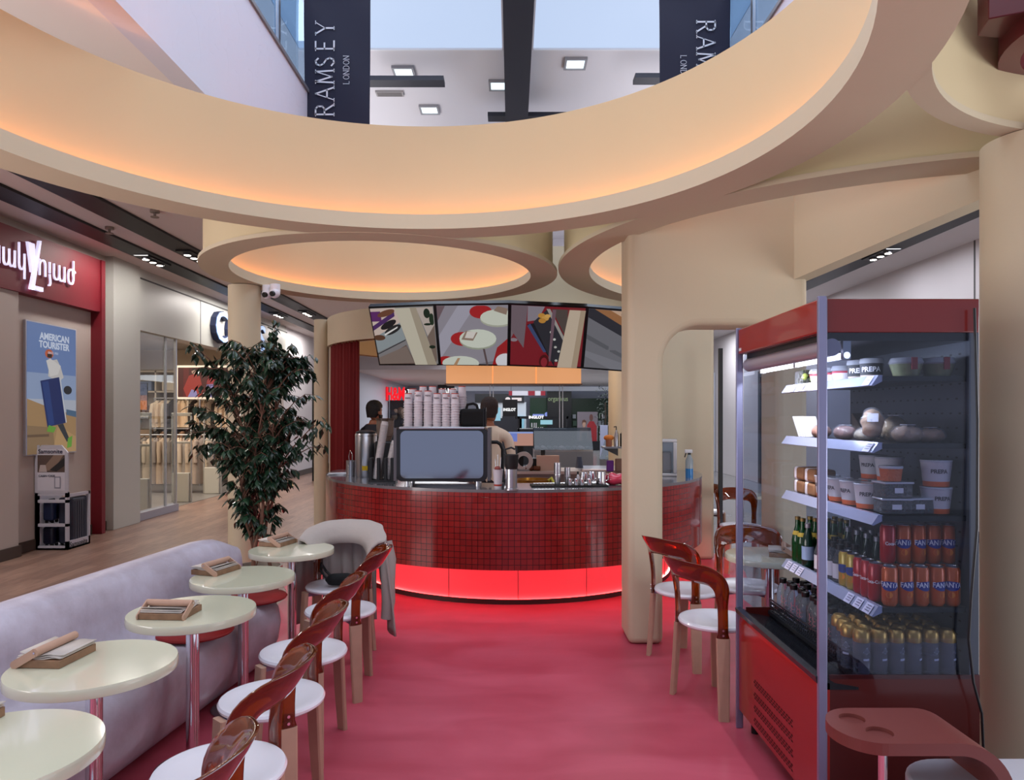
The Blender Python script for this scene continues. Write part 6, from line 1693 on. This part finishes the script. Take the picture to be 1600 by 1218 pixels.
MB().rod((-.3, .06, h_), (-.3, .06, 3.3 - t.location.z), .012).rod((.3, .06, h_), (.3, .06, 3.3 - t.location.z), .012).build('hangers', BLACK, t)
text('lettering', 'GANT', .42, glow('#ffffff', 1.6), t, (-w_ + .04, -.03, .03), X_, Z_, .01, .012, sx=.8)
t, w_, h_ = front('shop_sign', 'black sign board with a lit mark at the far shop behind the barista', 742, 819, 615, 628.5, 36.4, DKM, 'sign')
MB().ball((.42, -.03, .16), .13, .03, .11).box(.62, 1.12, -.03, -.01, .08, .24).build('lit_mark', glow('#f4e8ea', 1.2), t, smooth=0)
t, w_, h_ = front('storefront', 'pale shop front with lit white interior behind the barista', 745, 822, 628, 696, 36.5, mat('far_white_interior', '#b9c0c8', .5), 'shop front')
pp = MB(); 
for k in range(14): pp.mat(k % 4); a = random.uniform(-w_, w_ - .4); pp.box(a, a + random.uniform(.15, .5), -.2, 0, random.uniform(.1, 1.2), random.uniform(1.2, 1.9))
pp.build('shelf_goods', [flat('#7fb4c8'), flat('#d8d8dc'), flat('#25272e'), flat('#8a5a50')], t, smooth=0)
t, w_, h_ = front('storefront', 'green and black shop front at the far right end of the mall', 828, 893, 621, 696, 39, mat('far_green_front', '#1c4a30', .3))
MB().box(-w_ + .15, -w_ + .75, -.05, -.03, 1.62, 1.74).ball((-w_ + .95, -.05, 1.72), .16, .03, .13).build('blue_light_strip', glow('#8fa2f0', 1), t, smooth=0)
t2, w2, h2 = front('shop_sign', 'black tall shop sign with thin grey lettering at the far right', 855, 893, 611, 696, 38.6, DKM, 'sign')
text('lettering', 'organicus', .36, glow('#9fb08a', .9), t2, (-w2 + .04, -.03, h2 - .52), X_, Z_, .01, 0, sx=.78)
t, w_, h_ = front('storefront', 'dark green fronted shop with shelves right of the tall black sign', 893, 958, 622, 696, 39, mat('far_green_dark', '#16301f', .3))
pp = MB()
for k in range(30): pp.mat(k % 4); a = random.uniform(-w_, w_ - .2); z = random.choice((.3, .7, 1.1, 1.5)); pp.box(a, a + random.uniform(.08, .2), -.25, -.05, z, z + random.uniform(.1, .3))
pp.build('shelf_goods', [flat('#9fb0a0'), flat('#c8c8cc'), flat('#30483a'), flat('#8a9098')], t, smooth=0)
t, w_, h_ = front('shop_poster', 'large poster of a woman and a man in red at the far right shop', 902, 934, 643, 689, 34, flat('#6a6068'), 'poster', .05)
picture('picture', t, (-w_, -.002, 0), X_, Z_, 2 * w_, h_, [(flat('#6f666e'), FULL), (flat('#8f2028'), [(.45, 0), (.48, .55), (.6, .68), (.8, .68), (.95, .5), (.95, 0)]), (flat('#5e3a34'), ell(.68, .80, .09, .12)), (flat('#a08070'), [(.1, 0), (.14, .42), (.3, .5), (.5, .42), (.56, 0)]), (flat('#2a1c20'), [(.2, 0), (.24, .3), (.46, .3), (.5, 0)]), (flat('#a88674'), ell(.33, .58, .08, .11)), (flat('#5c3c30'), [(.22, .55), (.24, .7), (.34, .74), (.44, .68), (.44, .55), (.40, .64), (.28, .64)])])
MB().box(-w_ - .1, w_ + .1, -.05, .1, -t.location.z, 0).build('base', DKM, t, smooth=0)
# H and M letters on the left wall shop
t, w_, h_ = front('storefront', 'dark entrance under the red H&M sign at the far left', 609, 645, 625, 697, 33.5, mat('far_black_front', '#1a1a20', .3), d=.4)
pp = MB()
for k in range(16): pp.mat(k % 3); pp.ball((random.uniform(-w_ + .1, w_ - .1), -.12, random.uniform(.8, 1.9)), random.uniform(.08, .18), .08, None, 8, 6)
pp.build('mannequin_clothes', [flat('#4a4038'), flat('#2c2c34'), flat('#7a6c60')], t)
t = thing('shop_sign', 'glowing red H&M sign above the far left shop', 'sign', tuple(at(598, 625, 33)))
MB().box(0, .22, 0, .5, 0, .62).build('side_box', glow('#b80a1c', .8), t, smooth=0)
text('lettering', 'H&M', .82, glow('#ff1626', 1.3), t, (.16, -.05, .02), X_, Z_, .06, .022, sx=.50)
t = thing('shop_sign', 'small white lettering sign right of the red H&M sign', 'sign', tuple(at(630, 615, 33.2)))
MB().box(0, .55, 0, .1, 0, .25).build('board', DKM, t, smooth=0); text('lettering', 'o TT', .24, glow('#ffffff', 1.5), t, (.03, -.02, .04), X_, Z_, .005, .006, sx=.8)
# kiosk with white lettering in the middle distance
t = thing('cosmetics_kiosk', 'black cosmetics kiosk with white INGLOT lettering in the aisle', 'kiosk', (at(838, 650, 24).x, 24, 0))
kx0, kx1 = (809 - 838) * 24 / F, (888 - 838) * 24 / F
MB().box(kx0, kx1, 0, 1.5, 0, 1.62 - 20 * 24 / F + .0).build('counter', DKM, t, smooth=0)
MB().box(kx0 - .1, kx1, 0, 1.6, EYE - 4 * 24 / F, EYE + 0 * 24 / F).build('beam', DKM, t, smooth=0)
for x in (kx0, kx1 - .06): MB().box(x, x + .06, 0, .06, 0, EYE).build('post', DKM, t, smooth=0)
text('lettering', 'INGLOT', .125, glow('#ffffff', 1.6), t, ((826 - 838) * 24 / F, -.02, EYE - 3.4 * 24 / F), X_, Z_, .004, .006, sx=1.1)
MB().box((845 - 838) * 24 / F, (864 - 838) * 24 / F, .3, .33, EYE - 13 * 24 / F, EYE - 6 * 24 / F).build('lit_screen', glow('#a8e0f0', 1), t, smooth=0)
MB().box((830 - 838) * 24 / F, (832 - 838) * 24 / F, -.02, 0, 1.25, 1.4).box((834 - 838) * 24 / F, (835.5 - 838) * 24 / F, -.02, 0, 1.25, 1.4).box((837 - 838) * 24 / F, (838.5 - 838) * 24 / F, -.02, 0, 1.25, 1.4).build('white_marks', flat('#c8c8cc'), t, smooth=0)
t = thing('cosmetics_kiosk', 'second black kiosk sign reading INGLOT behind the barista', 'kiosk', (at(797, 650, 27).x, 27, 0))
MB().box(-.28, .28, 0, .3, 1.62, 2.25).build('sign_block', DKM, t, smooth=0)
MB().box(-.8, -.3, 0, .3, .0, 1.55).box(-.3, .3, 0, .3, 0, 1.62).build('body', mat('kiosk_dim', '#3a3c44', .4), t, smooth=0)
text('lettering', 'INGLOT', .15, glow('#ffffff', 1.6), t, (-.26, -.02, 1.82), X_, Z_, .004, .006, sx=.85)
MB().box(-.75, -.36, -.03, 0, 1.45, 1.95).build('lit_screen', glow('#a6dcf2', 1.0), t, smooth=0)
# gelato display case with sloped glass
t = thing('gelato_display', 'long glass-topped gelato display case behind the work counter', 'display case', (.38, 12.2, 0))
MB().box(0, 1.0, 0, .8, 0, 1.02).build('cabinet', mat('grey_cabinet', '#7d8088', .3, .3), t, smooth=0)
MB().box(.0, 1.0, .02, .78, 1.02, 1.05).build('tray_top', STEEL, t, smooth=0)
MB().prism([(.0, 1.05), (.8, 1.05), (.8, 1.42), (.35, 1.42)], 0, 1.0, 'x').build('glass_hood', glass('case_glass', '#a4aaae', 0, .02), t, smooth=0)
pp = MB()
for k in range(26): pp.mat(k % 3); pp.ball((.06 + (k % 9) * .11, .15 + (k // 9) * .2, 1.07), .05, .07, .03, 8, 6)
pp.build('gelato_tubs', [flat('#5a5458'), flat('#9a8f94'), flat('#3f4a52')], t)
# second case further right, set lower and angled
t = thing('snack_display', 'angled glass display case with pastries right of the gelato case', 'display case', (1.42, 11.9, 0), R(-28))
MB().box(0.0, 1.15, 0.1, .8, 0, .90).build('cabinet', mat('grey_cabinet', '#7d8088', .3, .3), t, smooth=0)
MB().prism([(.1, .90), (.8, .90), (.8, 1.30), (.4, 1.30)], 0, 1.15, 'x').build('glass_hood', glass('case_glass', '#a4aaae', 0, .02), t, smooth=0)
pp = MB()
for k in range(18): pp.mat(k % 3); pp.ball((.08 + (k % 9) * .12, .28 + (k // 9) * .2, .93), .05, .06, .03, 8, 6)
pp.build('pastries', [flat('#cfc9a8'), flat('#8a7a5a'), flat('#3a3f3a')], t)
t = thing('white_totem', 'narrow white totem standing beyond the work counter by the warm column', 'totem', (at(944, 650, 14).x, 14, 0))
MB().box(-.07, .07, 0, .1, 0, EYE - 14 * 14 / F).build('body', mat('totem_white', '#c4ccea', .4), t, bevel=.006); MB().box(-.1, .1, -.02, .12, 0, .04).build('foot', STEEL, t, smooth=0)
# far potted palm
t = thing('far_potted_plant', 'dim leafy plant at the far end right of the posters', 'plant', (at(946, 650, 30).x, 30, 0))
r2_ = random.Random(3); lv = MB()
for k in range(260):
    p_ = Vector((r2_.gauss(0, .22), r2_.gauss(0, .2), 1.0 + r2_.random() * 1.9)); d_ = Vector((r2_.uniform(-1, 1), r2_.uniform(-1, 1), r2_.uniform(-.6, .5))).normalized() * .16; s_ = Vector((d_.y, -d_.x, 0)) * .2
    lv.add([p_, p_ + d_ * .5 + s_, p_ + d_, p_ + d_ * .5 - s_], [(0, 1, 2, 3)])
lv.build('foliage', flat('#26352c'), t, smooth=0, normals=False); MB().rod((0, 0, .3), (0, 0, 2.2), .03).build('trunk', flat('#4a3c30'), t); MB().cyl(0, 0, 0, .35, .2).build('pot', flat('#6a6a70'), t)
# overhead signs far
t, w_, h_ = front('direction_sign', 'red and white direction sign hanging far down the mall', 795, 852, 610.5, 617.5, 32, flat('#c8c6d0'), 'sign', .05)
MB().box(-w_, -w_ + .15, -.02, 0, 0, h_).box(.05, .35, -.02, 0, 0, h_).box(w_ - .2, w_, -.02, 0, 0, h_).build('red_fields', flat('#8a1a2c'), t, smooth=0)
for x in (-w_ + .1, w_ - .1): MB().rod((x, .02, h_), (x, .02, 3.3 - t.location.z), .01).build('hanger', BLACK, t)
# right side: things beyond the arch
t = thing('wall_notice', 'small framed notice on the right mall wall', 'picture frame', (XR - .02, at(1161, 650, 1).x and 6.0 * F / 361, 1.55))
t.location = (5.98, 6.0 * F / (1161 - 800) - .0 - 3.9, 1.6)
t.location = (5.985, 14.9, 1.62)
MB().box(-.01, .01, -.22, .22, -.35, .35).build('frame', BLACK, t, smooth=0); MB().box(-.014, -.009, -.17, .17, -.30, .30).build('sheet', flat('#c8c8d2'), t, smooth=0)
# black edge post by the left of the curtain column
tag(MB().box(-.03, .03, -.03, .03, 0, 2.75).build('black_post', BLACK, loc=(at(490, 650, 18.0).x, 18.0, 0), smooth=0), 'thin black post at the far left wall behind the tree', 'post')
tag(MB().box(-.02, .02, -.02, .02, 0, 2.35).build('black_post', BLACK, loc=(2.245, 7.72, 0), smooth=0), 'thin black vertical strip at the right side of the pier', 'post')
# glazed shop far right with goods
t = thing('storefront', 'bright glazed shop front far along the right wall seen through the arch', 'shop front', (5.9, 22.5, 0))
MB().box(0, .08, -1.4, 1.9, 0, 2.9).build('panel', mat('far_bright_shop', '#a7aab4', .3, emit=.12, ecol='#cfd6e8'), t, smooth=0)
pp = MB()
for k in range(40): pp.mat(k % 4); y = random.uniform(-1.3, 1.6); z = random.choice((.6, 1.0, 1.4, 1.8, 2.2)); pp.box(-.1, -.02, y, y + .2, z, z + random.uniform(.1, .28))
pp.build('shelf_goods', [flat('#c9c2c4'), flat('#8f96a8'), flat('#6a4a48'), flat('#7fb0d8')], t, smooth=0)

# ================================================================ PEOPLE
SKIN = mat('skin', '#9a6248', .55)
def person(label, loc, rz, shirt, trousers, hair, height=1.78, lean=0, arms='front', beard=False):
    t = thing('person', label, 'person', loc, rz)
    k = height / 1.78
    # one continuous body grown from a skeleton; local +y is where the person faces
    V = [(0, 0, .95), (0, .0, 1.10), (0, .01, 1.28), (0, -.01, 1.42), (0, 0, 1.51), (0, .015, 1.57),            # pelvis..neck
         (-.10, -.01, 1.42), (-.19, 0, 1.40), (.10, -.01, 1.42), (.19, 0, 1.40)]
    Rr = [(.15, .11), (.135, .10), (.16, .115), (.15, .10), (.055, .055), (.05, .05), (.09, .08), (.062, .06), (.09, .08), (.062, .06)]
    Ed = [(0, 1), (1, 2), (2, 3), (3, 4), (4, 5), (3, 6), (6, 7), (3, 8), (8, 9)]
    def chain(start, pts, rads):
        prev = start
        for p_, r_ in zip(pts, rads):
            V.append(p_); Rr.append((r_, r_)); Ed.append((prev, len(V) - 1)); prev = len(V) - 1
        return prev
    hands = []
    for s_, st in ((-1, 7), (1, 9)):
        el = (s_ * .235, .03, 1.13); wr = (s_ * .16, .26, 1.08)
        e = chain(st, [(s_ * .22, .01, 1.27), el, (s_ * .20, .15, 1.10), wr, (s_ * .15, .31, 1.08), (s_ * .145, .35, 1.075)], [.050, .042, .037, .028, .034, .030])
        for q in range(4):
            fx = s_ * .145 + (q - 1.5) * .017
            chain(e, [(fx, .385 + .006 * (1.5 - abs(q - 1.5)), 1.07), (fx, .41, 1.055), (fx, .425, 1.035)], [.0095, .0088, .0078])
        chain(e - 1, [(s_ * .115, .32, 1.07), (s_ * .10, .35, 1.06)], [.012, .009])
    for s_ in (-1, 1):
        e = chain(0, [(s_ * .095, 0, .86), (s_ * .10, .01, .50), (s_ * .10, -.01, .27), (s_ * .10, -.02, .09)], [.088, .058, .052, .04])
        chain(e, [(s_ * .11, .08, .045), (s_ * .115, .14, .035)], [.042, .035])
    me = bpy.data.meshes.new('body'); me.from_pydata([tuple(Vector(v) * k) for v in V], Ed, []); 
    M1 = mat('shirt_' + shirt.strip('#'), shirt, .8, bump=.3, bscale=12); M2 = mat('trousers_' + trousers.strip('#'), trousers, .8)
    o = bpy.data.objects.new('body', me); COL.objects.link(o)
    sk = o.modifiers.new('skin', 'SKIN'); sk.use_smooth_shade = True
    for i, (a, b) in enumerate(Rr): me.skin_vertices[0].data[i].radius = (a * k, b * k)
    me.skin_vertices[0].data[0].use_root = True
    ss = o.modifiers.new('sub', 'SUBSURF'); ss.levels = 2; ss.render_levels = 2
    bpy.context.view_layer.update()
    dg = bpy.context.evaluated_depsgraph_get()
    m2 = bpy.data.meshes.new_from_object(o.evaluated_get(dg)); bpy.data.objects.remove(o)
    vs = [v.co.copy() for v in m2.vertices]; fs = [tuple(p_.vertices) for p_ in m2.polygons]
    # head merged into the same mesh
    hd = MB(); hd.add(vs, fs)
    hc = Vector((0, .025, 1.665)) * k
    rings = []; N = 20
    prof_ = [(-.115, .035, .045, .03), (-.10, .05, .06, .022), (-.07, .062, .078, .012), (-.03, .070, .088, .004), (.01, .074, .094, -.002), (.05, .075, .096, -.006), (.08, .068, .086, -.008), (.10, .050, .064, -.008), (.112, .022, .03, -.008)]
    for z, rx, ry, oy in prof_:
        rg = []
        for i in range(N):
            a = 2 * PI * i / N; x = rx * math.cos(a); y = ry * math.sin(a) + oy
            if abs(math.cos(a)) < .2 and math.sin(a) > 0 and -.05 < z < .0: y += .022     # nose
            rg.append(hc + Vector((x, y, z)) * k)
        rings.append(rg)
    hd.loft(rings)
    for s_ in (-1, 1): hd.ball(hc + Vector((s_ * .077, -.005, -.01)) * k, .010, .020, .030, 10, 6)
    def zone(p_):
        if p_.z > 1.505 * k: return 0
        if p_.z < .96 * k and abs(p_.y) < .2: return 2
        if p_.y > .27 * k: return 0
        return 1
    mi = []
    for f in hd.f:
        c = sum((hd.v[i] for i in f), Vector()) / len(f); mi.append(zone(c))
    hd.mi = mi
    hd.build('body', [SKIN, M1, M2], t, smooth=180)
    # face details
    fd = MB()
    for s_ in (-1, 1): fd.ball(hc + Vector((s_ * .030, .080, .012)) * k, .011, .008, .007, 8, 6)
    fd.build('eyes', flat('#2a201c'), t)
    MB().ball(hc + Vector((0, .088, -.058)) * k, .022, .008, .006, 10, 6).build('mouth', flat('#8a4a40'), t)
    # hair cap
    rr_ = []
    for z, rx, ry, oy in ((-.075, .060, .050, -.045), (-.04, .074, .078, -.022), (0, .082, .088, -.018), (.04, .084, .100, -.010), (.07, .080, .100, -.006), (.10, .066, .082, -.006), (.122, .040, .052, -.006), (.130, .01, .012, -.006)):
        rr_.append([hc + Vector((rx * math.cos(a), ry * math.sin(a) + oy, z + (.02 if math.sin(a) > .3 and z < .04 else 0))) * k for a in [2 * PI * i / 24 for i in range(24)]])
    # keep the face free: drop low front faces
    hm = MB(); hm.loft(rr_)
    keep = []
    for f in hm.f:
        c = sum((hm.v[i] for i in f), Vector()) / len(f)
        if (c.y > hc.y + .02 * k and c.z < hc.z + .045 * k) or (c.z < hc.z - .05 * k and c.y > hc.y - .03 * k): continue
        keep.append(f)
    hm.f = keep; hm.mi = [0] * len(keep)
    o = hm.build('hair', mat('hair_' + hair.strip('#'), hair, .7, bump=.8, bscale=90), t, smooth=60)
    md = o.modifiers.new('thick', 'SOLIDIFY'); md.thickness = .012; md.offset = 0
    if beard:
        rb_ = [[hc + Vector((rx * math.cos(a), ry * math.sin(a) + oy, z)) * k for a in [PI * i / 16 for i in range(17)]] for z, rx, ry, oy in ((-.122, .035, .045, .032), (-.10, .056, .066, .024), (-.07, .068, .084, .013), (-.045, .074, .090, .006))]
        n = 17; m_ = MB(); m_.add([p_ for r__ in rb_ for p_ in r__], [(i * n + j, i * n + j + 1, (i + 1) * n + j + 1, (i + 1) * n + j) for i in range(3) for j in range(n - 1)])
        o = m_.build('beard', mat('hair_' + hair.strip('#'), hair, .7, bump=.8, bscale=90), t, smooth=60); md = o.modifiers.new('thick', 'SOLIDIFY'); md.thickness = .012; md.offset = 0
    # shirt collar
    MB().lathe([(.062 * k, 1.475 * k), (.066 * k, 1.50 * k), (.060 * k, 1.505 * k)], 24).build('collar', M1, t)
    return t
person('person in a cream shirt with short dark hair seen from behind, working at the counter', (at(764, 650, 7.25).x, 7.25, 0), R(-12), '#e8d2bc', '#26242a', '#2a1814', 1.80)
person('person with dark hair and beard behind the steel urn, turned away to the right', (at(583, 650, 8.75).x, 8.75, 0), R(-40), '#2a2a30', '#1c1c20', '#15100e', 1.80, beard=True)
for o in bpy.data.objects:
    if o.name.startswith('tmp'): bpy.data.objects.remove(o)
